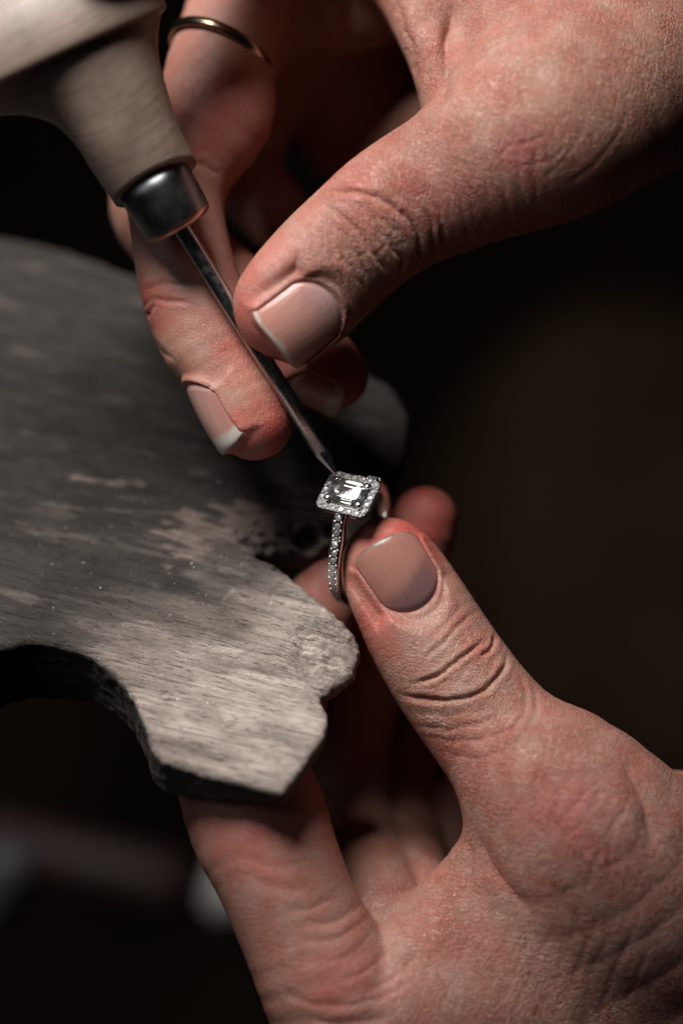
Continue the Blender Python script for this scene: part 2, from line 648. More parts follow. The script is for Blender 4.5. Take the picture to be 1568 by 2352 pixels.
class Nail:
    """a nail plate: centre c (mm, on the nail surface), axis towards the free edge, normal, half width, length, sideways radius"""

    def __init__(self, c, axis, normal, hw, length, rad, lon=0.02, skew=0.0, freecurve=0.10, squeeze=0.06, corner=0.07):
        self.c = np.asarray(c, float)
        self.n = unit(normal)
        a = np.asarray(axis, float)
        self.a = unit(a - self.n * (a @ self.n))
        self.w = np.cross(self.n, self.a)
        self.corner = corner
        self.hw, self.L, self.rad, self.lon, self.skew, self.fc, self.sq = hw, length, rad, lon, skew, freecurve, squeeze

    def base(self, u):
        return -0.5 * self.L + 0.40 * self.L * (1 - np.sqrt(np.clip(1 - (0.97 * u) ** 2, 0, 1)))

    def free(self, u):
        return 0.5 * self.L - self.fc * self.L * u * u - self.corner * self.L * u ** 6 + self.skew * self.L * u

    def height(self, x, s):
        x = np.clip(x, -self.rad * 0.98, self.rad * 0.98)
        return np.sqrt(self.rad ** 2 - x * x) - self.rad - self.lon * (s / 1.0) ** 2

    def half(self, s):
        return self.hw * (1 - self.sq * np.clip(0.5 - s / self.L, 0, 1))

    def local(self, v):
        d = v - self.c
        return d @ self.w, d @ self.a, d @ self.n

    def fit(self, v, nrm, quads):
        x, s, h = self.local(v)
        facing = (nrm @ self.n) > 0.0
        u = x / self.half(s)
        hp = self.height(x, s)
        uc = np.clip(u, -1, 1)
        sd_side = np.abs(x) - self.half(s)
        sd_base = self.base(uc) - s
        sd_free = s - self.free(uc)
        near = facing & (np.abs(h - hp) < 6) & (np.abs(x) < self.hw + 4) & (s > -0.5 * self.L - 4) & (s < 0.5 * self.L + 4)
        sd = np.maximum(sd_side, sd_base)
        inside = sstep(0.30, -0.35, np.maximum(sd, sd_free - 0.2))
        out = np.clip(sd, 0, None)
        fold = hp + 0.48 * np.exp(-((out - 0.55) / 0.55) ** 2) - 0.10 - 0.06 * out ** 2
        wf = np.exp(-(out / 1.9) ** 2) * sstep(0.8, -0.6, sd_free) * sstep(-0.45, 0.05, sd)
        nh = h * (1 - wf) + fold * wf
        nh = nh * (1 - inside) + (hp - 0.42) * inside
        # pad tucks under the free edge
        under = sstep(-0.6, 0.3, sd_free) * sstep(3.0, 0.4, sd_free) * (sd_side < 0.6)
        lim = hp - 0.55 - 0.35 * np.clip(sd_free, 0, 3)
        nh = np.where((under > 0) & (nh > lim), nh * (1 - under) + lim * under, nh)
        dv = np.where(near, nh - h, 0)
        v2 = v + dv[:, None] * self.n
        band = near & (np.abs(np.maximum(sd, sd_free)) < 1.3)
        sel = near[quads].any(1)
        ids, inv = np.unique(quads[sel], return_inverse=True)
        v3 = relax(v2[ids], inv.reshape(-1, 4), 8, 0.5)
        bm_ = band[ids]
        v2[ids[bm_]] = v3[bm_]
        return v2

    def plate(self, name, tone, par, thick=0.38, nu=28, nv=34):
        us = np.linspace(-1, 1, nu)
        vs = np.linspace(0, 1, nv)
        U, V = np.meshgrid(us, vs, indexing='ij')
        S = self.base(U) * (1 - V) + self.free(U) * V
        X = U * self.half(S)
        top = self.height(X, S)
        top = top - 0.22 * np.abs(U) ** 8 - 0.45 * sstep(0.10, 0.0, V) - 0.16 * sstep(0.94, 1.0, V)
        pts_t = self.c + X[..., None] * self.w + S[..., None] * self.a + top[..., None] * self.n
        pts_b = pts_t - thick * self.n
        verts = np.concatenate([pts_t.reshape(-1, 3), pts_b.reshape(-1, 3)])
        N = nu * nv
        f = []
        for i in range(nu - 1):
            for j in range(nv - 1):
                a, b, c, d = i * nv + j, (i + 1) * nv + j, (i + 1) * nv + j + 1, i * nv + j + 1
                f.append((a, b, c, d))
                f.append((N + d, N + c, N + b, N + a))
        ring = [i * nv for i in range(nu)] + [(nu - 1) * nv + j for j in range(1, nv)] + \
               [i * nv + nv - 1 for i in range(nu - 2, -1, -1)] + [j for j in range(nv - 2, 0, -1)]
        for a, b in zip(ring, ring[1:] + ring[:1]):
            f.append((b, a, N + a, N + b))
        tn = tone(U.ravel(), V.ravel())
        tn = np.concatenate([tn, tn])
        rest = np.concatenate([np.stack([S.ravel(), X.ravel(), top.ravel()], -1)] * 2)
        ob = to_mesh(name, verts, np.array(f), M['nail'], True, dict(tone=tn, rest=rest), origin=self.c)
        return parent(ob, par)


def lerp3(a, b, t):
    return np.asarray(a)[None] * (1 - t[:, None]) + np.asarray(b)[None] * t[:, None]


SKIN = np.array([0.42, 0.235, 0.185])
RED = np.array([0.52, 0.115, 0.092])
PALE = np.array([0.55, 0.39, 0.30])


def skin_tone(v, spots):
    """spots: (qx, qy, radius q, colour, weight) - flushed tips, pale knuckles, sore patches"""
    fr = front(v)
    c = np.repeat(SKIN[None], len(v), 0)
    for qx, qy, r, colr, w in spots:
        d = np.hypot(fr[:, 0] - qx, fr[:, 1] - qy)
        m = d < r * 1.5
        if not m.any():
            continue
        d = d[m] + (vnoise(v[m] + qx, 0.25, 3) - 0.5) * r * 0.9
        t = w * sstep(r * 1.15, 0.0, d)
        c[m] = c[m] * (1 - t[:, None]) + np.asarray(colr)[None] * t[:, None]
    return c


def thumb_frame(v, a, b):
    ax = unit(P(*b) - P(*a))
    zz = unit(np.array([0, 0, 1]) - ax * ax[2])
    yy = np.cross(zz, ax)
    o = P(*a)
    d = v - o
    return np.stack([d @ ax, d @ yy, d @ zz], -1)


HAND_H = 0.35

# ================================================================== right hand (holds the graver)
rb = Body((-44, 2, -62), (74, 110, 34), HAND_H)
# metacarpals and back of the hand, then the web, then the fingers
rb.limb([(1180, 330, 2, 13.5, 12.5), (1290, 262, 2, 16.5, 14), (1410, 175, -6, 18.5, 15.5), (1540, 105, -19, 20.5, 17), (1720, 10, -36, 23, 18)], 1)
rb.limb([(740, -190, -30, 11, 11), (980, -150, -24, 13, 12), (1250, -80, -19, 15, 13), (1600, -60, -36, 20, 16)], 7)
rb.limb([(1190, 220, -8, 9, 8), (1250, 100, -10, 13, 11), (1200, -40, -16, 14, 11)], 9)
rb.limb([(1040, 300, -7, 4.2, 5), (1000, 150, -9, 4.2, 6), (950, 30, -13, 4.6, 7), (900, -90, -20, 6, 8)], 5)
# thumb
rb.limb([(664, 700, 4.2, 9.2, 6.6), (700, 668, 4.0, 10.0, 7.4), (760, 606, 3.5, 10.2, 8.3), (825, 546, 3.2, 10.3, 8.8), (895, 490, 3.0, 10.8, 9.0),
         (965, 448, 2.5, 11.3, 9.3), (1040, 411, 2.5, 12.0, 9.8), (1150, 345, 3.0, 13.2, 11.5), (1240, 290, 2, 14.5, 13)], 4, (0.22, -0.17, 0.96))
# index finger
rb.limb([(584, 968, -2, 6.4, 6.0), (558, 915, -2.5, 7.1, 6.6), (515, 840, -3.5, 7.7, 7.2), (470, 750, -4.5, 8.5, 7.8), (432, 640, -6, 8.3, 7.8),
         (412, 540, -8, 8.0, 7.8), (405, 455, -10, 8.2, 8.0), (430, 370, -11.5, 8.6, 8.4), (492, 262, -13, 9.9, 9.2), (506, 165, -17, 9.3, 8.9),
         (535, 60, -22, 8.8, 8.6), (580, -60, -29, 9.8, 9.5), (660, -170, -34, 11, 10)], 0.8)
# middle finger, tip shows below the thumb
rb.limb([(772, 866, -15, 5.4, 5.2), (730, 826, -16, 6.3, 6.0), (640, 760, -19, 6.8, 6.5), (520, 660, -22, 7.2, 7), (405, 560, -25, 7.2, 7),
         (345, 480, -28, 7.0, 7), (375, 380, -32, 7.6, 7.2), (470, 240, -35, 8.5, 8), (600, 60, -36, 9, 9), (760, -120, -36, 11, 11)], 0.8)
# ring finger and little finger, curled in the shade of the palm
rb.limb([(700, 560, -40, 5.5, 5.2), (620, 480, -42, 6.4, 6), (560, 380, -45, 6.8, 6.4), (600, 250, -47, 7.4, 7), (690, 110, -45, 8.2, 8), (830, -60, -42, 11, 10)], 0.8)
rb.limb([(840, 420, -50, 4.8, 4.6), (770, 350, -52, 5.4, 5.2), (720, 250, -54, 5.8, 5.6), (770, 130, -53, 6.6, 6.4), (880, 0, -48, 9, 9), (1000, -120, -44, 12, 12)], 0.8)
rb.limb([(880, -150, -34, 13, 12), (1150, -120, -34, 16, 14), (1500, -60, -42, 20, 16)], 5)
rb.limb([(740, 60, -50, 13, 9), (840, 220, -54, 13, 8), (930, 330, -52, 11, 8), (1040, 330, -36, 11, 9), (1180, 250, -18, 11, 10)], 2)
rb.limb([(640, 20, -34, 6.5, 7), (760, 30, -33, 7.5, 8), (880, -30, -34, 10, 10)], 3)
rb.limb([(700, -190, -22, 10, 10), (560, -215, 0, 9.5, 9.5), (430, -200, 12, 9, 9), (300, -175, 18, 8, 8), (225, -120, 21, 7, 7)], 1.5)  # unseen extra finger above the frame, added to keep light off the index finger
rv, rq = rb.mesh()
rn = vert_normals(rv, rq)


def cq(pts, ox, oy, s):
    return [(ox + x * s, oy + y * s) for x, y in pts]


A1 = (734.8, 404.1, 0.1757)
r_lines = [
    (cq([(150, 215), (300, 220), (500, 215), (700, 270), (850, 340), (1000, 440), (1130, 560), (1230, 700), (1290, 850), (1325, 1000), (1310, 1150)], *A1), 0.65, 0.46),
    (cq([(60, 390), (250, 490), (350, 570), (440, 660), (530, 760), (600, 880), (680, 1000), (760, 1110), (850, 1220), (940, 1310)], *A1), 0.70, 0.42),
    (cq([(600, 360), (700, 500), (730, 570), (790, 720), (870, 810), (960, 940), (1030, 1040), (1075, 1150), (1065, 1290), (1000, 1390)], *A1), 0.55, 0.40),
    (cq([(700, 540), (760, 565), (850, 600), (980, 690), (1060, 760)], *A1), 0.20, 0.32),
    (cq([(870, 820), (840, 920), (760, 1000), (690, 1040)], *A1), 0.12, 0.30),
    (cq([(620, 970), (540, 1030), (520, 1080)], *A1), 0.12, 0.30),
    (cq([(290, 900), (310, 1060), (400, 1180), (480, 1300), (560, 1430), (600, 1500)], *A1), 0.36, 0.32),
    (cq([(480, 880), (520, 1060), (580, 1200), (650, 1330), (750, 1470)], *A1), 0.40, 0.34),
    (cq([(130, 900), (160, 1060), (200, 1200), (290, 1330), (330, 1450)], *A1), 0.26, 0.32),
    (cq([(1330, 420), (1420, 560), (1470, 720), (1500, 900), (1480, 1060)], *A1), 0.30, 0.40),
    (cq([(1500, 380), (1580, 560), (1620, 760), (1640, 980)], *A1), 0.22, 0.40),
    (cq([(400, 900), (500, 790), (520, 770)], *A1), 0.1, 0.30),
    (cq([(330, 400), (400, 470), (420, 560), (440, 640)], *A1), 0.12, 0.30),
    (cq([(620, 360), (650, 450), (710, 510)], *A1), 0.12, 0.30),
    (cq([(960, 910), (1060, 890), (1150, 860)], *A1), 0.08, 0.30),
    (cq([(900, 780), (960, 730), (1000, 690), (1080, 700)], *A1), 0.08, 0.3),
    # web of the thumb and the creases of the hand
    ([(1002, 250), (1018, 190), (1022, 120), (1034, 60), (1040, -10)], 0.9, 1.0),
    ([(950, 190), (945, 120), (920, 50), (905, -20)], 0.5, 0.8),
    ([(1135, 365), (1175, 335), (1205, 330), (1262, 305)], 0.12, 0.35),
    ([(1205, 330), (1190, 360), (1200, 400)], 0.10, 0.35),
    ([(1185, 380), (1250, 372), (1300, 335)], 0.09, 0.35),
    ([(1250, 415), (1310, 345), (1350, 270)], 0.07, 0.4),
    ([(1290, 430), (1360, 380), (1430, 290), (1440, 220)], 0.08, 0.4),
    ([(1170, 260), (1205, 300), (1230, 350), (1235, 400)], 0.2, 0.5),
    # joint creases of the index finger
    ([(318, 715), (350, 690), (400, 690), (440, 700)], 0.30, 0.40),
    ([(322, 740), (345, 712), (360, 700)], 0.45, 0.40),
    ([(330, 665), (380, 650), (430, 655)], 0.22, 0.4),
    ([(440, 372), (475, 385), (505, 405)], 0.35, 0.5),
    ([(340, 770), (365, 800), (400, 830)], 0.2, 0.4),
]
for i in range(12):      # transverse skin lines on the thumb between the joint and the hand
    t = i / 11.0
    x0, y0 = 985 + 215 * t, 470 - 120 * t
    r_lines.append(([(x0 - 35 + rng.normal(0, 8), y0 - 60 + rng.normal(0, 8)), (x0 + 8, y0), (x0 + 30 + rng.normal(0, 8), y0 + 70 + rng.normal(0, 8)), (x0 + 34, y0 + 130)],
                    0.07 + 0.07 * rng.random(), 0.40))
rv = carve(rv, rn, r_lines)
r_thumb_nail = Nail(P(684, 727, 4.1) + np.array([0.22, -0.17, 0.96]) * 6.9, P(600, 780, 5) - P(770, 645, 5), (0.25, -0.20, 0.95), 6.0, 12.5, 9.8, 0.014, 0.0, -0.02)
r_index_nail = Nail(P(545, 925, -2) + unit([-0.85, -0.43, 0.30]) * 6.9, P(590, 1010, -1) - P(490, 820, -2), (-0.85, -0.43, 0.30), 5.2, 13.2, 6.0, 0.012, 0.0, 0.02)
r_middle_nail = Nail(P(735, 868, -14.5) + unit([-0.35, -0.75, 0.55]) * 5.2, P(800, 890, -14.5) - P(700, 800, -16), (-0.35, -0.75, 0.55), 4.6, 10.5, 6.0, 0.012, 0.0, 0.05)
rn = vert_normals(rv, rq)
for nl in (r_thumb_nail, r_index_nail, r_middle_nail):
    rv = nl.fit(rv, rn, rq)
tone = skin_tone(rv, [
    (590, 800, 190, RED, 0.55), (600, 600, 130, RED, 0.30), (625, 990, 150, RED, 0.95), (560, 900, 120, PALE, 0.35), (790, 860, 110, RED, 0.8), (360, 720, 120, RED, 0.45),
    (430, 800, 110, PALE, 0.45), (880, 560, 120, PALE, 0.45), (820, 420, 120, RED, 0.30), (1190, 340, 80, (0.42, 0.12, 0.125), 0.6), (1000, 480, 120, RED, 0.28),
    (1150, 180, 170, PALE, 0.35), (1450, 200, 300, (0.40, 0.25, 0.17), 0.5), (500, 260, 160, RED, 0.5)])
rest = thumb_frame(rv, (600, 770, 5), (1190, 335, 3))
fr = front(rv)
micro = 0.25 + 0.75 * sstep(620, 900, fr[:, 0]) * sstep(-40, 0, rv[:, 2]) - 0.0
micro = np.where(fr[:, 0] < 620, 0.18, micro) + 0.5 * np.exp(-(((fr[:, 0] - 870) / 110) ** 2 + ((fr[:, 1] - 560) / 110) ** 2))
rhand = to_mesh("hand", rv, rq, M['skin'], True, dict(tone=tone, rest=rest, micro=micro), origin=P(1300, 250, 0))
tag(rhand, "upper hand pinching the steel graver between thumb and index finger", "hand", "hands of the jeweller")


def nail_mix(base, u, v, edge0, edge1, edge_col, sides=(0.44, 0.17, 0.14)):
    k = 0.75 * np.abs(u) ** 5
    base = base * (1 - k[:, None]) + np.array(sides)[None] * k[:, None]
    wob = 0.016 * np.sin(u * 5 + 1) + 0.010 * np.sin(u * 13) + 0.006 * np.sin(u * 31)
    fe = sstep(edge0, edge1, v + wob)
    return base * (1 - fe[:, None]) + np.array(edge_col)[None] * fe[:, None]


def tone_right_thumb(u, v):
    base = lerp3((0.44, 0.24, 0.22), (0.50, 0.27, 0.225), sstep(0.15, 0.55, v))
    base = base * (1 - 0.35 * sstep(0.5, 0.9, v)[:, None]) + np.array([0.52, 0.22, 0.17]) * 0.35 * sstep(0.5, 0.9, v)[:, None]
    lun = sstep(0.34, 0.22, v + 0.25 * u * u)
    base = base * (1 - 0.5 * lun[:, None]) + np.array([0.46, 0.32, 0.31]) * 0.5 * lun[:, None]
    return nail_mix(base, u, v, 0.925 - 0.05 * np.clip(u, 0, 1), 0.965, (0.56, 0.50, 0.44))


def tone_index(u, v):
    base = lerp3((0.46, 0.27, 0.245), (0.55, 0.31, 0.26), sstep(0.0, 0.7, v))
    return nail_mix(base, u, v, 0.74, 0.84, (0.58, 0.53, 0.48))


def tone_left_thumb(u, v):
    t = sstep(0.18, 0.50, v + 0.16 * u)
    base = lerp3((0.215, 0.120, 0.120), (0.40, 0.195, 0.155), t)
    band = np.exp(-((v + 0.16 * u - 0.30) / 0.06) ** 2) * 0.35
    base = base * (1 - band[:, None]) + np.array([0.15, 0.075, 0.08]) * band[:, None]
    grime = sstep(0.93, 1.0, np.abs(u)) * 0.6
    out = nail_mix(base, u, v, 0.945, 0.975, (0.20, 0.155, 0.13))
    return out * (1 - grime[:, None]) + np.array([0.13, 0.09, 0.07]) * grime[:, None]


r_thumb_nail.plate("fingernail", tone_right_thumb, rhand)
r_index_nail.plate("fingernail", tone_index, rhand)
r_middle_nail.plate("fingernail", tone_index, rhand)

# ================================================================== left hand (holds the ring)
lb = Body((-34, -100, -62), (74, 8, 40), HAND_H)
lb.limb([(1290, 1840, 3, 13.8, 12), (1370, 1945, 4, 17.5, 14), (1485, 2090, -2, 21, 15.5), (1620, 2250, -14, 24, 18), (1800, 2460, -26, 26, 20)], 1)
lb.limb([(1262, 1822, 5.5, 11.5, 10.5), (1322, 1895, 6.5, 12.5, 11.5)], 4)
lb.limb([(1500, 1960, -12, 14, 12), (1650, 2000, -14, 16, 14), (1800, 2060, -14, 16, 14)], 8)
lb.limb([(800, 2330, 4, 12, 12), (980, 2330, 3, 14, 13), (1220, 2340, -4, 17, 14), (1550, 2400, -18, 22, 18)], 7)
lb.limb([(1130, 1980, -2, 4.5, 5), (1060, 2060, -2, 4.8, 6), (990, 2170, 0, 6.5, 7), (900, 2270, 2, 9, 9)], 6)
lb.limb([(1230, 2080, 0, 12, 9), (1120, 2210, 1, 13, 9)], 9)
# thumb
lb.limb([(890, 1292, -4.5, 7.5, 6.0), (912, 1335, -4.0, 8.7, 7.0), (945, 1395, -3.5, 9.3, 7.8), (985, 1468, -3, 9.8, 8.3), (1042, 1558, -2, 10.1, 8.8),
         (1112, 1652, -1, 10.4, 9.2), (1190, 1742, 1, 11.4, 10), (1285, 1838, 3, 13.8, 12)], 4)
# index finger: knuckle under the pin, tip against the ring
lb.limb([(762, 1345, -20, 5.6, 5.4), (735, 1395, -20, 6.6, 6.2), (690, 1490, -19, 7.4, 7), (620, 1650, -9, 8.6, 8), (562, 1770, 0, 10.6, 9.2),
         (590, 1880, 4.5, 11.4, 10), (635, 1990, 6, 10.6, 10), (690, 2120, 6, 10.4, 10.4), (760, 2260, 6, 11.6, 11.5), (820, 2360, 5, 13, 12)], 0.8)
# middle finger: tip shows right of the thumb
lb.limb([(976, 1190, -21, 5.5, 5.2), (960, 1240, -22, 6.2, 6), (920, 1330, -25, 6.8, 6.4), (850, 1520, -35, 7.3, 7), (795, 1720, -46, 7.8, 7.4), (800, 1890, -42, 8.4, 8),
         (842, 2010, -20, 8.6, 8.4), (862, 2110, -6, 8.8, 9), (890, 2220, -4, 11, 10), (920, 2330, -4, 13, 12)], 0.8)
# ring and little finger in the hollow of the hand
lb.limb([(980, 1640, -54, 5.6, 5.4), (930, 1760, -55, 6.6, 6.4), (915, 1900, -50, 7.4, 7), (935, 2000, -26, 7.4, 7.4), (958, 2080, -13, 7.6, 7.8), (1000, 2180, -10, 10, 10), (1040, 2280, -8, 12, 12)], 0.8)
lb.limb([(1090, 1760, -52, 4.8, 4.6), (1040, 1860, -53, 5.4, 5.2), (1030, 1980, -50, 6.2, 6), (1070, 2080, -42, 7, 7), (1120, 2190, -28, 10, 10), (1180, 2300, -14, 13, 12)], 0.8)
lb.limb([(960, 2380, -10, 14, 12), (1200, 2380, -12, 18, 14), (1500, 2300, -14, 22, 16)], 6)
lv, lq = lb.mesh()
ln_ = vert_normals(lv, lq)
A2 = (826.7, 1359.4, 0.3222)
l_lines = [
    (cq([(280, 735), (420, 760), (600, 770), (740, 755), (860, 710), (950, 640), (1020, 550), (1040, 450)], *A2), 0.72, 0.39),
    (cq([(350, 655), (480, 625), (580, 585), (660, 520), (730, 460), (820, 400), (900, 350)], *A2), 0.68, 0.36),
    (cq([(860, 460), (900, 430), (940, 380), (955, 300)], *A2), 0.47, 0.34),
    (cq([(430, 500), (560, 390), (640, 300), (720, 220), (840, 140)], *A2), 0.25, 0.36),
    (cq([(500, 330), (600, 230), (680, 140), (720, 90)], *A2), 0.13, 0.42),
    (cq([(380, 950), (600, 980), (760, 965), (900, 930), (980, 870)], *A2), 0.20, 0.42),
    (cq([(360, 860), (560, 880), (720, 870), (860, 850), (960, 800)], *A2), 0.13, 0.42),
    (cq([(450, 1030), (700, 1060), (850, 1050), (1000, 1010), (1110, 960), (1150, 880)], *A2), 0.20, 0.42),
    (cq([(580, 1140), (780, 1180), (950, 1160), (1090, 1090), (1160, 1000)], *A2), 0.17, 0.42),
    (cq([(1140, 600), (1180, 720), (1160, 880), (1080, 1010)], *A2), 0.20, 0.38),
    (cq([(1220, 660), (1255, 800), (1220, 930), (1160, 1040)], *A2), 0.20, 0.42),
    (cq([(800, 470), (790, 540), (850, 590), (860, 650)], *A2), 0.16, 0.29),
    (cq([(740, 470), (770, 520), (720, 600), (700, 660)], *A2), 0.14, 0.27),
    (cq([(560, 650), (620, 640), (700, 650), (780, 640), (860, 560)], *A2), 0.12, 0.31),
    (cq([(700, 250), (760, 330), (780, 400)], *A2), 0.13, 0.31),
    (cq([(610, 330), (600, 430), (640, 500)], *A2), 0.11, 0.31),
    (cq([(960, 470), (930, 560), (900, 640)], *A2), 0.12, 0.29),
    (cq([(1300, 900), (1330, 1060), (1290, 1250), (1230, 1350)], *A2), 0.13, 0.42),
    # web, palm side and hand
    ([(1098, 1915), (1125, 1985), (1165, 2040), (1220, 2100)], 0.5, 1.1),
    ([(1080, 1935), (1078, 2000), (1060, 2070)], 0.5, 0.7),
    ([(690, 2110), (740, 2120), (800, 2100), (850, 2060)], 0.16, 0.7),
    ([(660, 2090), (720, 2085), (770, 2060)], 0.14, 0.7),
    ([(690, 2160), (760, 2160), (830, 2120), (880, 2070)], 0.12, 0.6),
    ([(730, 2215), (800, 2195), (860, 2140), (905, 2090)], 0.14, 0.8),
    ([(770, 2260), (840, 2230), (905, 2170), (950, 2110)], 0.13, 0.6),
    ([(820, 2290), (900, 2250), (970, 2180)], 0.18, 0.9),
    ([(640, 2270), (700, 2300), (790, 2310), (880, 2290), (980, 2230)], 0.15, 0.6),
    ([(700, 2340), (800, 2350), (900, 2330)], 0.2, 0.8),
    ([(560, 2010), (640, 2040), (710, 2040)], 0.10, 0.9),
    ([(540, 1960), (620, 1990), (700, 1985)], 0.10, 0.9),
    ([(1430, 1745), (1480, 1850), (1500, 1960)], 0.7, 1.4),
]
for i in range(16):      # skin lines over the thumb's lower knuckle
    t = i / 15.0
    x0, y0 = 1190 + 250 * t, 1740 + 170 * t
    l_lines.append(([(x0 + 50 + rng.normal(0, 20), y0 - 60 + rng.normal(0, 25)), (x0 + 15 + rng.normal(0, 10), y0 + rng.normal(0, 6)), (x0 - 15 + rng.normal(0, 18), y0 + 75), (x0 - 30 + rng.normal(0, 25), y0 + 130 + rng.normal(0, 40))],
                    0.03 + 0.05 * rng.random(), 0.40))
for i in range(12):      # stretch lines on the back of the hand
    x0 = 980 + 48 * i
    l_lines.append(([(x0, 2150 - 3 * i), (x0 - 40 + rng.normal(0, 8), 2230), (x0 - 75 + rng.normal(0, 8), 2320)], 0.04 + 0.05 * rng.random(), 0.5))
lv = carve(lv, ln_, l_lines, seed=5)
l_thumb_nail = Nail(P(918, 1318, -4) + np.array([0.02, 0.02, 1.0]) * 7.2, P(872, 1245, -4) - P(968, 1400, -4), (0.0, 0.08, 1.0), 5.8, 13.4, 8.0, 0.018, 0.04, 0.05, 0.10, 0.13)
ln_ = vert_normals(lv, lq)
lv = l_thumb_nail.fit(lv, ln_, lq)
tone = skin_tone(lv, [
    (850, 1240, 130, RED, 0.65), (980, 1180, 150, RED, 0.85), (840, 1440, 95, RED, 0.6), (800, 1380, 60, PALE, 0.6), (1060, 1540, 150, PALE, 0.65), (1120, 1470, 60, RED, 0.45),
    (1285, 1850, 110, (0.44, 0.115, 0.115), 0.62), (1380, 1960, 150, (0.36, 0.14, 0.11), 0.45), (600, 1900, 200, RED, 0.35), (730, 1350, 120, RED, 0.45), (1300, 2250, 320, PALE, 0.15),
    (780, 2270, 150, RED, 0.35), (1100, 1720, 120, RED, 0.22)])
rest = thumb_frame(lv, (880, 1270, -4), (1330, 1870, 3))
fr = front(lv)
micro = 0.25 + 0.75 * sstep(1480, 1750, fr[:, 1]) * sstep(700, 1100, fr[:, 0]) + 0.55 * np.exp(-(((fr[:, 0] - 1060) / 130) ** 2 + ((fr[:, 1] - 1560) / 120) ** 2))
lhand = to_mesh("hand", lv, lq, M['skin'], True, dict(tone=tone, rest=rest, micro=micro), origin=P(1300, 2000, 0))
tag(lhand, "lower hand holding the diamond ring between thumb and fingertip", "hand", "hands of the jeweller")
l_thumb_nail.plate("fingernail", tone_left_thumb, lhand)

# ================================================================== graver


def sweep(sections, seg=48):
    """sections: list of (centre, axis u, axis v) -> closed tube"""
    v, f = [], []
    n = len(sections)
    a = np.linspace(0, 2 * math.pi, seg, endpoint=False)
    for c, u, w in sections:
        for t in a:
            v.append(np.asarray(c) + math.cos(t) * np.asarray(u) + math.sin(t) * np.asarray(w))
    for i in range(n - 1):
        for j in range(seg):
            k = (j + 1) % seg
            f.append((i * seg + j, i * seg + k, (i + 1) * seg + k, (i + 1) * seg + j))
    f.append(tuple(range(seg))[::-1])
    f.append(tuple((n - 1) * seg + j for j in range(seg)))
    return np.array(v), f


TIP = P(770, 1087, 0.6)
FER = P(410, 512, 6.5)
graver = empty("engraving_graver", TIP)
tag(graver, "steel graver with dark ferrule and mushroom wooden handle touching the ring", "graver")
ax = unit(TIP - FER)                           # towards the tip
su = unit(np.cross(ax, [0, 0, 1]))
sv = np.cross(ax, su)
L = np.linalg.norm(TIP - FER)
# shaft: round rod
secs = []
for s, r in ((-3, 1.42), (0, 1.42), (L * 0.4, 1.40), (L - 4.2, 1.34)):
    c = FER + ax * s
    secs.append((c, su * r, sv * r))
v, f = sweep(secs, 40)
parent(to_mesh("shaft", v, f, M['steel'], True, origin=FER), graver)
# cutting point: ground flat facets down to a small chisel tip
pt_v, pt_f = [], []
for s, ru, rv_, n in ((L - 4.2, 1.34, 1.34, 8), (L - 3.6, 1.20, 1.20, 8), (L - 0.15, 0.34, 0.26, 8)):
    c = FER + ax * s
    for j in range(n):
        t = 2 * math.pi * (j + 0.5) / n
        sq = 1.0 / max(abs(math.cos(t)), abs(math.sin(t))) ** 0.35
        pt_v.append(c + math.cos(t) * su * ru * sq + math.sin(t) * sv * rv_ * sq)
for i in range(2):
    for j in range(8):
        k = (j + 1) % 8
        pt_f.append((i * 8 + j, i * 8 + k, i * 8 + 8 + k, i * 8 + 8 + j))
pt_f += [tuple(range(8))[::-1], tuple(range(16, 24))]
parent(to_mesh("cutting_point", np.array(pt_v), pt_f, M['steel'], False, origin=TIP), graver)
# ferrule: rounded dark cap
fa = unit(P(417, 522, 6.3) - P(357, 424, 8.0))
fu = unit(np.cross(fa, [0, 0, 1]))
fv = np.cross(fa, fu)
f0 = P(357, 424, 8.0)
FL = np.linalg.norm(P(417, 522, 6.3) - f0)
secs = []
for s, r in ((-2, 6.1), (0.2, 6.15), (0.5, 6.2), (FL * 0.5, 6.05), (FL - 1.6, 5.85), (FL - 0.9, 5.72), (FL - 0.4, 5.4), (FL - 0.1, 4.9), (FL, 4.2), (FL + 0.02, 2.0)):
    secs.append((f0 + fa * s, fu * r, fv * r))
v, f = sweep(secs, 56)
fer = parent(to_mesh("ferrule", v, f, M['ferrule'], True, origin=f0), graver)
secs = []
for s, r in ((FL - 1.25, 5.82), (FL - 1.0, 5.83), (FL - 0.6, 5.62), (FL - 0.45, 5.46)):
    secs.append((f0 + fa * s, fu * r, fv * r))
v, f = sweep(secs, 56)
e = to_mesh("worn_edge", v, f[:-2], M['copper'], True, origin=f0)
e.parent = fer
e.matrix_parent_inverse = Matrix.Translation(-Vector(W(f0)))
# handle: flared wooden neck under a broad cap
hs = [(265, 471, 450, 369), (238, 432, 425, 318), (210, 390, 402, 264), (168, 326, 378, 185), (112, 278, 364, 128), (20, 258, 362, 84), (-110, 272, 366, 46), (-165, 285, 372, 24)]
hz = [8.0, 8.8, 9.5, 10.5, 11.3, 12, 12.5, 13]
secs = []
for (x0, y0, x1, y1), z in zip(hs, hz):
    a, b = P(x0, y0, z), P(x1, y1, z)
    c = (a + b) / 2
    u = (b - a) / 2
    d = unit(np.cross(u, [0, 0, 1]))
    w = unit(np.array([0, 0, 1.0]) + 0.16 * np.array([d[0], d[1], 0]) * np.sign(-d[1]) * -1) * min(np.linalg.norm(u), 8.2 + 0.10 * (np.linalg.norm(u) - 8.2))
    secs.append((c, u, w))
arr = np.array([np.concatenate([c, u, w]) for c, u, w in secs])
arr = catmull(arr, 5)
v, f = sweep([(r[:3], r[3:6], r[6:]) for r in arr], 64)
ha = unit(P(182, 121, 17) - P(357, 424, 8))
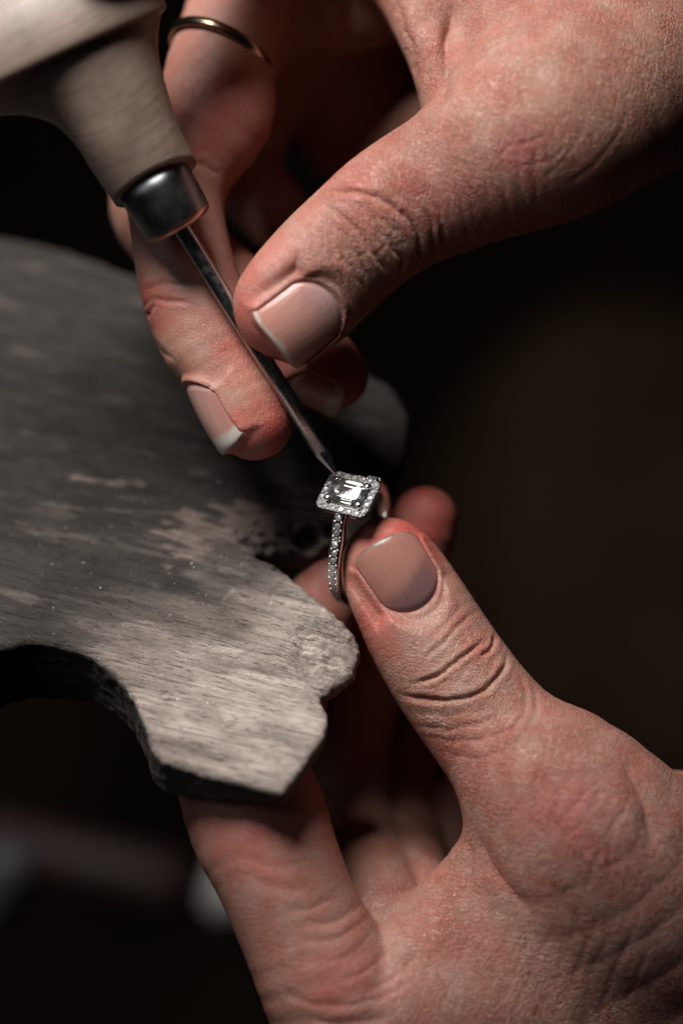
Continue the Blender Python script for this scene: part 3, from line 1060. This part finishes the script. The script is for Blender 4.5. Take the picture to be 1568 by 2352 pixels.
rest = np.stack([(v - f0) @ ha, (v - f0) @ fu, (v - f0) @ fv], -1)
hd = parent(to_mesh("handle", v, f, M['handle'], True, dict(rest=rest), origin=f0), graver)
# cap
cdir = unit(P(372, 42, 17) - P(-150, 285, 17))
cax = np.array([-cdir[1], cdir[0], 0.0])
cax = cax if cax[1] > 0 else -cax
cax = unit(cax + np.array([0, 0, 0.10]))
cc = (P(385, 22, 13) + P(-170, 282, 13)) / 2
ru = np.linalg.norm(P(390, 40, 13) - P(-170, 300, 13)) / 2
cw = np.cross(cax, cdir)
secs = []
for s, k in ((0.0, 0.93), (0.15, 0.97), (0.6, 0.995), (1.4, 1.0), (3.5, 0.99), (6, 0.95), (9, 0.86), (12, 0.70), (14, 0.5), (15, 0.25), (15.2, 0.05)):
    secs.append((cc + cax * s, cdir * ru * k, cw * 10.5 * k))
v, f = sweep(secs, 72)
rest = np.stack([(v - f0) @ ha, (v - f0) @ fu, (v - f0) @ fv], -1)
parent(to_mesh("handle_cap", v, f, M['handle'], True, dict(rest=rest), origin=cc), graver)

# ================================================================== diamond ring
HC = P(799, 1134, 0)
e1 = unit([8.07, -2.0, 3.1])
e2 = np.array([3.0, 5.9, -4.0])
e2 = unit(e2 - e1 * (e2 @ e1))
en = np.cross(e1, e2)
HL1, HL2 = 9.25, 8.15                       # halo size, mm
ring = empty("diamond_ring", HC - en * 13)
tag(ring, "white gold halo ring with emerald cut diamond held over the bench pin", "ring")


def RL(a, b, c):
    return HC + e1 * a + e2 * b + en * c


def rrect(hx, hy, r, n=6):
    pts = []
    for cx, cy, a0 in ((hx - r, hy - r, 0), (-hx + r, hy - r, 90), (-hx + r, -hy + r, 180), (hx - r, -hy + r, 270)):
        for k in range(n + 1):
            a = R(a0 + 90.0 * k / n)
            pts.append((cx + r * math.cos(a), cy + r * math.sin(a)))
    return pts


def loft(rings_, close=False):
    """rings_: list of lists of mm points (same count)"""
    n = len(rings_[0])
    v = [p for r_ in rings_ for p in r_]
    f = []
    m = len(rings_)
    for i in range(m if close else m - 1):
        for j in range(n):
            k = (j + 1) % n
            i2 = (i + 1) % m
            f.append((i * n + j, i * n + k, i2 * n + k, i2 * n + j))
    return np.array(v), f


def halo_ring(hx, hy, r, ix, iy, ir, z0, z1, bev=0.16):
    R_ = []
    for (a, b, rr, z) in ((hx - bev, hy - bev, r, z1), (hx, hy, r, z1 - bev), (hx - 0.35, hy - 0.35, r, z0), (ix, iy, ir, z0), (ix, iy, ir, z1)):
        R_.append([RL(x, y, z) for x, y in rrect(a, b, rr)])
    return loft(R_, True)


v, f = halo_ring(HL1 / 2, HL2 / 2, 1.3, 2.55, 2.0, 0.5, -1.25, -0.12)
parent(to_mesh("halo", v, f, M['white_gold'], False, origin=HC), ring)
# gallery rail under the halo
v, f = halo_ring(3.1, 2.7, 1.0, 2.5, 2.1, 0.8, -3.4, -2.6)
parent(to_mesh("gallery_rail", v, f, M['white_gold'], False, origin=HC), ring)
# basket struts
for sx in (-1, 1):
    for sy in (-1, 1):
        v, f = sweep([(RL(sx * 2.7, sy * 2.2, -3.3), e1 * 0.32, e2 * 0.32), (RL(sx * 2.65, sy * 2.1, -1.2), e1 * 0.3, e2 * 0.3)], 12)
        parent(to_mesh("basket_strut", v, f, M['white_gold'], True, origin=HC), ring)

# shank: band in the plane of e2 and en
RC, RM = 13.0, 10.0
th0 = R(36)


def band_pt(t):
    """t from -1 (front shoulder) round the bottom to +1 (rear shoulder)"""
    a = -math.pi / 2 + t * (math.pi - th0)
    return np.array([RM * math.cos(a) * 1.0, RM * math.sin(a) - RC])


path = [np.array([band_pt(t)[0], band_pt(t)[1]]) for t in np.linspace(-1, 1, 73)]
path = [np.array([-3.2, -1.25]), np.array([-4.5, -2.55])] + path + [np.array([4.5, -2.55]), np.array([3.2, -1.25])]
path = catmull(np.array(path), 2)
rings_ = []
tang = np.gradient(path, axis=0)
for p, t in zip(path, tang):
    t = t / np.linalg.norm(t)
    nn = np.array([t[1], -t[0]])
    c = np.array([0, -RC])
    if nn @ (p - c) < 0:
        nn = -nn
    up = sstep(-16, -4, np.array([p[1]]))[0]
    wdt = 0.95 + 0.05 * up
    hgt = 0.85
    sec = []
    for x, y in rrect(wdt, hgt, 0.28, 2):
        q = p + nn * y
        sec.append(RL(x, q[0], q[1]))
    rings_.append(sec)
v, f = loft(rings_)
n = len(rings_[0])
f += [tuple(range(n))[::-1], tuple(len(v) - n + j for j in range(n))]
shank = parent(to_mesh("shank", v, f, M['white_gold'], True, origin=HC - en * RC), ring)
# cathedral bars: thin inner rails from the band up to the gallery
for s in (-1, 1):
    pts = catmull(np.array([(s * 9.0, -10.5), (s * 7.2, -7.0), (s * 5.0, -4.6), (s * 3.0, -3.0)]), 5)
    secs = [(RL(0.0, p[0], p[1]), e1 * 0.8, (e2 * 0.25 + en * 0.25)) for p in pts]
    v, f = sweep(secs, 14)
    parent(to_mesh("shoulder_bar", v, f, M['white_gold'], True, origin=HC), ring)


def brilliant(r):
    v = [(0, 0, 0.30 * r)]
    v = []
    for k in range(8):
        a = 2 * math.pi * k / 8
        v.append((0.56 * r * math.cos(a), 0.56 * r * math.sin(a), 0.30 * r))
    for k in range(16):
        a = 2 * math.pi * k / 16
        v.append((r * math.cos(a), r * math.sin(a), 0.0))
    for k in range(16):
        a = 2 * math.pi * k / 16
        v.append((r * math.cos(a), r * math.sin(a), -0.06 * r))
    v.append((0, 0, -0.86 * r))
    f = [tuple(range(8))]
    for k in range(8):
        k2 = (k + 1) % 8
        a, b, c = 8 + 2 * k, 8 + (2 * k + 1) % 16, 8 + (2 * k + 2) % 16
        f += [(k, a, b), (k, b, k2), (k2, b, c)]
    for k in range(16):
        k2 = (k + 1) % 16
        f.append((8 + k, 24 + k, 24 + k2, 8 + k2))
    for k in range(0, 16, 2):
        f.append((24 + k, 40, 24 + k + 1))
        f.append((24 + k + 1, 40, 24 + (k + 2) % 16))
    return np.array(v), f


bv, bf = brilliant(0.6)
proto_me = to_mesh("small_diamond", bv, bf, M['melee'], False, world=False)
stone_mesh = proto_me.data
bpy.data.objects.remove(proto_me)
bd_v, bd_f = [], []
for i, (z, r) in enumerate(((-0.12, 0.17), (0.03, 0.17), (0.12, 0.12), (0.15, 0.02))):
    for k in range(8):
        a = 2 * math.pi * k / 8
        bd_v.append((r * math.cos(a), r * math.sin(a), z))
for i in range(3):
    for k in range(8):
        k2 = (k + 1) % 8
        bd_f.append((i * 8 + k, i * 8 + k2, i * 8 + 8 + k2, i * 8 + 8 + k))
bd_f.append(tuple(range(24, 32)))
pb = to_mesh("bead", np.array(bd_v), bd_f, M['white_gold'], True, world=False)
bead_mesh = pb.data
bpy.data.objects.remove(pb)


def place(name, me, pos, zdir, xdir, scale=1.0):
    z = unit(zdir)
    x = unit(xdir - z * (np.asarray(xdir) @ z))
    y = np.cross(z, x)
    cols = [W(x) * 1000, W(y) * 1000, W(z) * 1000]
    m = Matrix([[cols[j][i] * scale for j in range(3)] + [0] for i in range(3)] + [[0, 0, 0, 1]])
    m.translation = Vector(W(pos))
    ob = bpy.data.objects.new(name, me)
    col.objects.link(ob)
    ob.parent = ring
    ob.matrix_parent_inverse = Matrix.Translation(-Vector(ring.location))
    ob.matrix_basis = m
    return ob


# halo stones: evenly along a rounded rectangle
loop = np.array(rrect(HL1 / 2 - 0.72, HL2 / 2 - 0.72, 0.75, 5))
loop = np.concatenate([loop, loop[:1]])
seg = np.linalg.norm(np.diff(loop, axis=0), axis=1)
cum = np.concatenate([[0], np.cumsum(seg)])
NH = 20
for i in range(NH):
    for off, what in ((0.0, 's'), (0.5, 'b')):
        d = cum[-1] * ((i + off + 0.25) / NH)
        k = min(np.searchsorted(cum, d, 'right') - 1, len(seg) - 1)
        t = (d - cum[k]) / seg[k]
        p = loop[k] * (1 - t) + loop[k + 1] * t
        tg = unit(np.append(loop[k + 1] - loop[k], 0))[:2]
        nr = np.array([-tg[1], tg[0]])
        if what == 's':
            tilt = en + 0.06 * (e1 * rng.normal() + e2 * rng.normal())
            place("halo_diamond", stone_mesh, RL(p[0], p[1], -0.02), tilt, e1 * math.cos(i) + e2 * math.sin(i), 0.98)
        else:
            for sg in (-0.42, 0.42):
                q = p + nr * sg
                place("bead", bead_mesh, RL(q[0], q[1], 0.02), en, e1, 0.95)
# shank stones, front and rear shoulder
plen = np.concatenate([[0], np.cumsum(np.linalg.norm(np.diff(path, axis=0), axis=1))])


def along(d):
    p = np.array([np.interp(d, plen, path[:, 0]), np.interp(d, plen, path[:, 1])])
    q = np.array([np.interp(d + 0.2, plen, path[:, 0]), np.interp(d + 0.2, plen, path[:, 1])])
    t = (q - p) / np.linalg.norm(q - p)
    nn = np.array([t[1], -t[0]])
    if nn @ (p - np.array([0, -RC])) < 0:
        nn = -nn
    return p, nn


for s in (-1, 1):
    for i in range(14):
        for half in (0, 1):
            d = 0.75 + (i + 0.5 * half) * 1.22
            d = d if s < 0 else plen[-1] - d - 0.2
            p, nn = along(d)
            zd = e2 * nn[0] + en * nn[1]
            if half == 0:
                pos = p + nn * 0.84
                place("shoulder_diamond", stone_mesh, RL(0, pos[0], pos[1]), zd + 0.10 * e1 * rng.normal(), e1 + e2 * rng.normal(), 0.98)
            else:
                pos = p + nn * 0.90
                for sg in (-0.58, 0.58):
                    place("bead", bead_mesh, RL(sg, pos[0], pos[1]), zd, e1, 1.15)

# emerald cut centre stone


def octa(hx, hy, c):
    return [(hx, hy - c), (hx - c, hy), (-hx + c, hy), (-hx, hy - c), (-hx, -hy + c), (-hx + c, -hy), (hx - c, -hy), (hx, -hy + c)]


lv_ = [(2.2, 1.45, 0.55, 0.75), (2.62, 1.86, 0.68, 0.60), (2.98, 2.18, 0.76, 0.38), (3.2, 2.38, 0.8, 0.10), (3.2, 2.38, 0.8, 0.0),
       (2.55, 1.80, 0.68, -0.75), (1.95, 1.20, 0.5, -1.40), (1.35, 0.62, 0.3, -1.85), (0.9, 0.12, 0.05, -2.15)]
tn_ = unit(en + 0.06 * np.array([-0.05, -0.75, 0.6]))
t1 = unit(e1 - tn_ * (e1 @ tn_))
t2 = np.cross(tn_, t1)
st = [[HC + t1 * x + t2 * y + tn_ * (z + 0.20) for x, y in octa(a, b, c)] for a, b, c, z in lv_]
v, f = loft(st)
f.append(tuple(range(8)))
f.append(tuple(len(v) - 8 + j for j in range(8))[::-1])
f = [t[::-1] for t in f[:-2]] + f[-2:]
parent(to_mesh("center_diamond", v, f, M['diamond'], False, origin=HC), ring)
for sx in (-1, 1):
    for sy in (-1, 1):
        pr = []
        d = unit(e1 * -sx + e2 * -sy)
        dn = np.cross(en, d)
        for z, r, sh in ((-1.2, 0.34, 0), (0.1, 0.38, 0), (0.45, 0.42, 0.05), (0.68, 0.40, 0.16), (0.80, 0.28, 0.24), (0.84, 0.08, 0.26)):
            pr.append((RL(sx * 2.88, sy * 2.08, z + 0.06) + d * sh, d * r * 1.25, dn * r * 1.25))
        v, f = sweep(pr, 16)
        parent(to_mesh("prong", v, f, M['white_gold'], True, origin=HC), ring)

# ================================================================== gold band on the upper index finger
gb_c = P(508, 132, -18.2)
gax = unit([0.42, 0.80, -0.36])
gu = unit(np.cross(gax, [0, 0, 1]))
gv = np.cross(gu, gax)
rings_ = []
for k in range(96):
    a = 2 * math.pi * k / 96
    rd = gu * math.cos(a) + gv * math.sin(a)
    c = gb_c + rd * 9.35
    sec = []
    for x, y in ((-0.95, 0.0), (-0.85, 0.32), (-0.45, 0.55), (0, 0.62), (0.45, 0.55), (0.85, 0.32), (0.95, 0.0), (0.6, -0.5), (-0.6, -0.5)):
        sec.append(c + gax * x + rd * y)
    rings_.append(sec)
v, f = loft(rings_, True)
gold = to_mesh("gold_ring", v, f, M['gold'], True, origin=gb_c)
tag(gold, "plain polished gold band worn on the upper hand's index finger", "ring")

# ================================================================== bench pin
KP = -13.0                                     # height of the pin's top, mm


def on_pin(qx, qy):
    Y0 = (1176.0 - qy) / K
    z = (KP - CE * Y0) / (SE - CE * Y0 / DIST)
    p = P(qx, qy, z)
    w = W(p) * 1000
    return w[:2]


outline_q = [(-420, 420), (0, 538), (110, 560), (210, 592), (330, 640), (520, 720), (700, 790), (820, 842), (905, 890), (938, 950), (934, 1020), (905, 1110),
             (850, 1185), (800, 1222), (740, 1238), (690, 1246), (640, 1250), (600, 1256), (584, 1266), (592, 1277), (625, 1292), (660, 1318), (690, 1345), (722, 1368), (770, 1402), (812, 1438),
             (829, 1480), (815, 1528), (780, 1562), (745, 1580), (728, 1588), (742, 1612), (754, 1648), (744, 1688), (718, 1730), (690, 1764), (668, 1798), (648, 1822),
             (560, 1800), (450, 1772), (372, 1746), (345, 1715), (328, 1655), (303, 1602), (262, 1548), (200, 1500), (130, 1478), (60, 1474), (10, 1484), (-40, 1520), (-80, 1600), (-420, 1640)]
poly = np.array([on_pin(*q) for q in outline_q])


def poly_sdf(px, py, poly):
    px, py = np.broadcast_arrays(px, py)
    d = np.full(px.shape, 1e9)
    inside = np.zeros(px.shape, bool)
    n = len(poly)
    for i in range(n):
        a, b = poly[i], poly[(i + 1) % n]
        ab = b - a
        t = np.clip(((px - a[0]) * ab[0] + (py - a[1]) * ab[1]) / (ab @ ab), 0, 1)
        d = np.minimum(d, np.hypot(px - a[0] - t * ab[0], py - a[1] - t * ab[1]))
        c = ((a[1] <= py) != (b[1] <= py))
        with np.errstate(divide='ignore', invalid='ignore'):
            xi = a[0] + (py - a[1]) * ab[0] / ab[1]
        inside ^= c & (px < xi)
    return np.where(inside, -d, d)


ph = 0.45
lo = np.array([-100.0, poly[:, 1].min() - 3, KP - 20])
hi = np.array([poly[:, 0].max() + 3, poly[:, 1].max() + 3, KP + 3])
nn = np.ceil((hi - lo) / ph).astype(int)
gx = lo[0] + np.arange(nn[0]) * ph
gy = lo[1] + np.arange(nn[1]) * ph
gz = lo[2] + np.arange(nn[2]) * ph
sub = 2
d2 = poly_sdf(gx[:, None], gy[None, :], poly)
# soften the drawn outline
for _ in range(2):
    dp = np.pad(d2, 1, mode='edge')
    d2 = (dp[1:-1, 1:-1] * 2 + dp[:-2, 1:-1] + dp[2:, 1:-1] + dp[1:-1, :-2] + dp[1:-1, 2:]) / 6
XX = gx[:, None] + 0 * gy[None, :]
YY = gy[None, :] + 0 * gx[:, None]
thick = np.clip(4.6 + (-12 - XX) * 0.30 + 3.0 * sstep(-6, 6, YY), 4.0, 15.5)
flat = np.stack([XX.ravel(), YY.ravel(), 0 * XX.ravel()], -1)
n1 = (vnoise(flat, 0.10, 3).reshape(XX.shape) - 0.5)
d2 = d2 + (vnoise(flat + 77, 0.30, 3).reshape(XX.shape) - 0.5) * 0.8
# the worn prong end droops and is filed round
tipd = np.hypot(XX - on_pin(790, 1490)[0], YY - on_pin(790, 1490)[1])
droop = 1.6 * sstep(11, 2, tipd)
gl, _ = polyline_dist(np.stack([XX.ravel(), YY.ravel()], -1), np.array([on_pin(*q) for q in ((745, 1610), (716, 1560), (702, 1500), (694, 1450))]))
groove = 0.9 * np.exp(-(gl.reshape(XX.shape) / 1.5) ** 2)
slot, _ = polyline_dist(np.stack([XX.ravel(), YY.ravel()], -1), np.array([on_pin(*q) for q in ((600, 1225), (690, 1222), (780, 1205))]))
burn = 1.5 * np.exp(-(slot.reshape(XX.shape) / 3.0) ** 2) * (0.4 + 1.2 * vnoise(flat + 5, 0.5, 3).reshape(XX.shape))
for qx, qy, r_, dp in ((706, 1226, 2.3, 2.2), (645, 1236, 1.3, 1.4), (612, 1244, 1.0, 1.0), (675, 1204, 0.8, 0.8), (565, 1238, 0.8, 0.6), (765, 1205, 1.8, 1.4)):
    pp = on_pin(qx, qy)
    burn = burn + dp * sstep(r_ * 1.3, r_ * 0.5, np.hypot(XX - pp[0], (YY - pp[1]) * 0.8) + 0.8 * (vnoise(flat + 21, 0.9, 2).reshape(XX.shape) - 0.5))
top = KP + n1 * 0.9 - droop - groove - burn
mid = top - thick / 2
rr = np.minimum(1.2 + 0.9 * sstep(16, 4, tipd), thick / 2 - 0.1)[:, :, None]
dx = d2[:, :, None] + rr
dz = np.abs(gz[None, None, :] - mid[:, :, None]) - (thick[:, :, None] / 2 - rr)
f3 = np.minimum(np.maximum(dx, dz), 0) + np.hypot(np.maximum(dx, 0), np.maximum(dz, 0)) - rr
f3 = f3.astype(np.float32)
f3[0], f3[-1], f3[:, 0], f3[:, -1], f3[:, :, 0], f3[:, :, -1] = (5,) * 6
pv, pq = surface_nets(f3, lo, ph)
pv = relax(pv, pq, 2, 0.5)
ga, gb = on_pin(300, 1300), on_pin(520, 1352)
gdir = (gb - ga) / np.linalg.norm(gb - ga)
rest = np.stack([pv[:, 0] * gdir[0] + pv[:, 1] * gdir[1], -pv[:, 0] * gdir[1] + pv[:, 1] * gdir[0], pv[:, 2]], -1)
pn = vert_normals(pv, pq)
g1 = vnoise(rest * np.array([0.22, 1.6, 1.0]), 1.0, 3) - 0.5
g2 = vnoise(rest, 1.1, 3) - 0.5
tq = np.array(on_pin(790, 1480))
gritm = sstep(17, 1, np.hypot(pv[:, 0] - tq[0], pv[:, 1] - tq[1]))
sidem = sstep(0.75, 0.3, pn[:, 2])
pv = pv + pn * (g1 * 0.22 + g2 * (0.22 + 0.85 * gritm + 0.30 * sidem))[:, None]
# colour: pale where files have worn it, dark elsewhere for grime plus painted-in shade of hand and handle
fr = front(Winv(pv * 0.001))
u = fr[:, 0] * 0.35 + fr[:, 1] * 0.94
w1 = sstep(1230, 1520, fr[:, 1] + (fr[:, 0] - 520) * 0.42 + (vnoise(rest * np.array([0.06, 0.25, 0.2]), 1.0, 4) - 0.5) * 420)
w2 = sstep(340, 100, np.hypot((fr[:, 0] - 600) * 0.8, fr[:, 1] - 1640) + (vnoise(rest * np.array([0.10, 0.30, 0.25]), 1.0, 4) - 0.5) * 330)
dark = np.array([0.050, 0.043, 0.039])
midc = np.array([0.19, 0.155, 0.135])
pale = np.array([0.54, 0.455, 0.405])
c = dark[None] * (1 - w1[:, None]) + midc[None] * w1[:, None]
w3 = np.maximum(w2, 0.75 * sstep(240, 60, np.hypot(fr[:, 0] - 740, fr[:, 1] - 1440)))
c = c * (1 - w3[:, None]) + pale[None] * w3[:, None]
# scratches of bare wood on the far part
sc = sstep(0.60, 0.72, vnoise(rest * np.array([0.10, 0.55, 0.5]) + 40, 1.0, 4)) * 0.45
c = c * (1 - sc[:, None]) + midc[None] * sc[:, None]
sl_d, _ = polyline_dist(fr, np.array([(450, 1225), (540, 1218), (640, 1212), (760, 1200)], float))
sm = sstep(70, 10, sl_d + (vnoise(rest * np.array([0.25, 0.8, 0.6]), 1.0, 4) - 0.5) * 190)
c = c * (1 - 0.7 * sm[:, None]) + np.array([0.36, 0.27, 0.225])[None] * 0.7 * sm[:, None]
for ln_q, wd, k_ in (([(170, 1098), (240, 1106), (330, 1112)], 9, 0.7), ([(420, 1245), (520, 1222), (600, 1216)], 12, 0.5), ([(60, 1150), (200, 1170), (420, 1180)], 5, 0.3)):
    dl, _ = polyline_dist(fr, np.array(ln_q, float))
    t = k_ * sstep(wd, 0, dl + (vnoise(rest, 0.6, 3) - 0.5) * wd * 2)
    c = c * (1 - t[:, None]) + np.array([0.34, 0.27, 0.23])[None] * t[:, None]
for i in range(26):      # file and saw marks
    x0, y0 = rng.uniform(330, 790), rng.uniform(1330, 1700)
    an = rng.normal(0.75, 0.35)
    ll = rng.uniform(20, 70)
    dl, _ = polyline_dist(fr, np.array([(x0, y0), (x0 + ll * math.cos(an), y0 - ll * math.sin(an) * 0.8)]))
    t = rng.uniform(0.2, 0.55) * sstep(5.5, 0, dl)
    c = c * (1 - t[:, None]) + np.array([0.5, 0.43, 0.38] if i % 2 else [0.10, 0.08, 0.07])[None] * t[:, None]
patch = vnoise(rest * np.array([0.16, 0.45, 0.4]) + 9, 1.0, 4)
c = c * (0.78 + 0.36 * sstep(0.32, 0.66, patch))[:, None]
# burnt pits by the slot
for qx, qy, r in ((706, 1232, 36), (655, 1290, 40), (612, 1250, 15), (640, 1228, 11), (600, 1226, 9), (668, 1204, 9), (565, 1240, 9), (540, 1222, 7), (765, 1215, 24), (590, 1200, 6)):
    d = np.hypot(fr[:, 0] - qx, (fr[:, 1] - qy) * 1.2) + (vnoise(rest, 0.7, 3) - 0.5) * r * 0.9
    t = sstep(r, r * 0.6, d)
    c = c * (1 - t[:, None]) + np.array([0.02, 0.017, 0.015])[None] * t[:, None]
gs = sstep(0.42, 0.62, vnoise(rest, 1.9, 3))
c = c * (1 - gritm[:, None] * 0.6 * (1 - (0.60 + 0.80 * gs))[:, None])
# darker saw-cut sides
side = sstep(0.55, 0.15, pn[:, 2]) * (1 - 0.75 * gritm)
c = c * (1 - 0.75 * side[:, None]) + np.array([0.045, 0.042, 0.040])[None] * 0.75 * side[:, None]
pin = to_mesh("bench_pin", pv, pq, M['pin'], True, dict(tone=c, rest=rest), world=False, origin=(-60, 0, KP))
tag(pin, "worn wooden jeweller's bench pin with notched prongs, dark grime and painted-in shade", "bench pin")

# silver filings lying on the pin
fv_, ff_ = [], []
oct_ = np.array([(1, 0, 0), (-1, 0, 0), (0, 1, 0), (0, -1, 0), (0, 0, 1), (0, 0, -1)], float)
ofc = [(0, 2, 4), (2, 1, 4), (1, 3, 4), (3, 0, 4), (2, 0, 5), (1, 2, 5), (3, 1, 5), (0, 3, 5)]
upv = np.where(pn[:, 2] > 0.75)[0]
frq = fr[upv]
wgt = sstep(700, 60, np.hypot((frq[:, 0] - 620) * 0.8, (frq[:, 1] - 1420) * 1.3)) * (frq[:, 0] > -20) + 0.02
pick = rng.choice(upv, 2200, replace=False, p=wgt / wgt.sum())
for i in pick:
    s = 0.03 + 0.075 * rng.random() ** 3
    rot = np.linalg.qr(rng.normal(size=(3, 3)))[0]
    b0 = len(fv_)
    for p in oct_ * np.array([s * (1 + 1.2 * rng.random()), s, s * 0.6]):
        fv_.append(pv[i] + np.array([0, 0, s * 0.5]) + rot @ p)
    ff_ += [tuple(b0 + k for k in t) for t in ofc]
fil = to_mesh("silver_filings", np.array(fv_), ff_, M['filing'], False, world=False, origin=(0, 0, KP))
tag(fil, "tiny bright metal filings scattered over the worn bench pin", "filings", kind="stuff")

# ================================================================== dim surroundings, far out of focus


def box(name, c, ex, ey, ez, mat, bev=0.0):
    """box in world mm with half extents and z-rotation free"""
    v = [(c[0] + sx * ex, c[1] + sy * ey, c[2] + sz * ez) for sx in (-1, 1) for sy in (-1, 1) for sz in (-1, 1)]
    f = [(0, 1, 3, 2), (4, 6, 7, 5), (0, 4, 5, 1), (2, 3, 7, 6), (0, 2, 6, 4), (1, 5, 7, 3)]
    return to_mesh(name, np.array(v, float), f, mat, False, world=False, origin=c)


# the leather skin slung below the bench, sagging sheet
gx = np.linspace(-700, 700, 50)
gy = np.linspace(-300, 1100, 60)
GX, GY = np.meshgrid(gx, gy, indexing='ij')
GZ = -560 + 0.00035 * (GX - 60) ** 2 + 0.0003 * (GY - 100) ** 2 + 14 * np.sin(GX / 70 + GY / 110)
v = np.stack([GX.ravel(), GY.ravel(), GZ.ravel()], -1)
f = np.array([(i * 60 + j, (i + 1) * 60 + j, (i + 1) * 60 + j + 1, i * 60 + j + 1) for i in range(49) for j in range(59)])
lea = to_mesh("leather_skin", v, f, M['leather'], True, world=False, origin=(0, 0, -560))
tag(lea, "dark brown leather catch skin sagging below the bench", "leather", kind="structure")

def rounded_rod(name, a, b, r, mat, label, category):
    a, b = np.asarray(a, float), np.asarray(b, float)
    d = unit(b - a)
    u = unit(np.cross(d, [0.3, 0.9, 0.2]))
    w = np.cross(d, u)
    secs = []
    for t in np.linspace(0, math.pi / 2, 7):
        secs.append((a + d * r * (1 - math.sin(t)) * 1.0, u * r * max(math.cos(math.pi / 2 - t), 0.05), w * r * max(math.cos(math.pi / 2 - t), 0.05)))
    secs = [(a + d * r * (1 - math.cos(t)), u * r * max(math.sin(t), 0.04), w * r * max(math.sin(t), 0.04)) for t in np.linspace(0, math.pi / 2, 8)]
    secs += [(b, u * r * 0.92, w * r * 0.92), (b + d * 1.5, u * r * 0.6, w * r * 0.6)]
    v, f = sweep(secs, 28)
    return tag(to_mesh(name, v, f, mat, True, origin=a), label, category)


rounded_rod("tool_handle", P(512, 2110, -200), P(548, 1985, -215), 6.5, M['pale'], "pale rounded tool end blurred beside the lower index finger", "tool")
rounded_rod("tool_handle", P(30, 1940, -200), P(-20, 2110, -205), 6.0, M['grey'], "dim grey tool blurred at the left edge below the pin", "tool")
rounded_rod("wooden_bar", P(450, 2050, -260), P(-200, 1890, -260), 9, M['redwood'], "dim reddish brown bar blurred below the bench pin", "bar")
# a fold of the brown apron far behind the lower thumb
av, af = [], []
na, nb = 28, 20
cc_ = P(1420, 1400, -520)
for i in range(nb + 1):
    th = math.pi * i / nb
    for j in range(na):
        ph_ = 2 * math.pi * j / na
        r_ = 1 + 0.10 * math.sin(3 * ph_ + 2 * th) + 0.06 * math.sin(7 * ph_)
        av.append(cc_ + np.array([75 * math.sin(th) * math.cos(ph_) * r_, 105 * math.cos(th), 50 * math.sin(th) * math.sin(ph_) * r_]))
for i in range(nb):
    for j in range(na):
        k = (j + 1) % na
        af.append((i * na + j, i * na + k, (i + 1) * na + k, (i + 1) * na + j))
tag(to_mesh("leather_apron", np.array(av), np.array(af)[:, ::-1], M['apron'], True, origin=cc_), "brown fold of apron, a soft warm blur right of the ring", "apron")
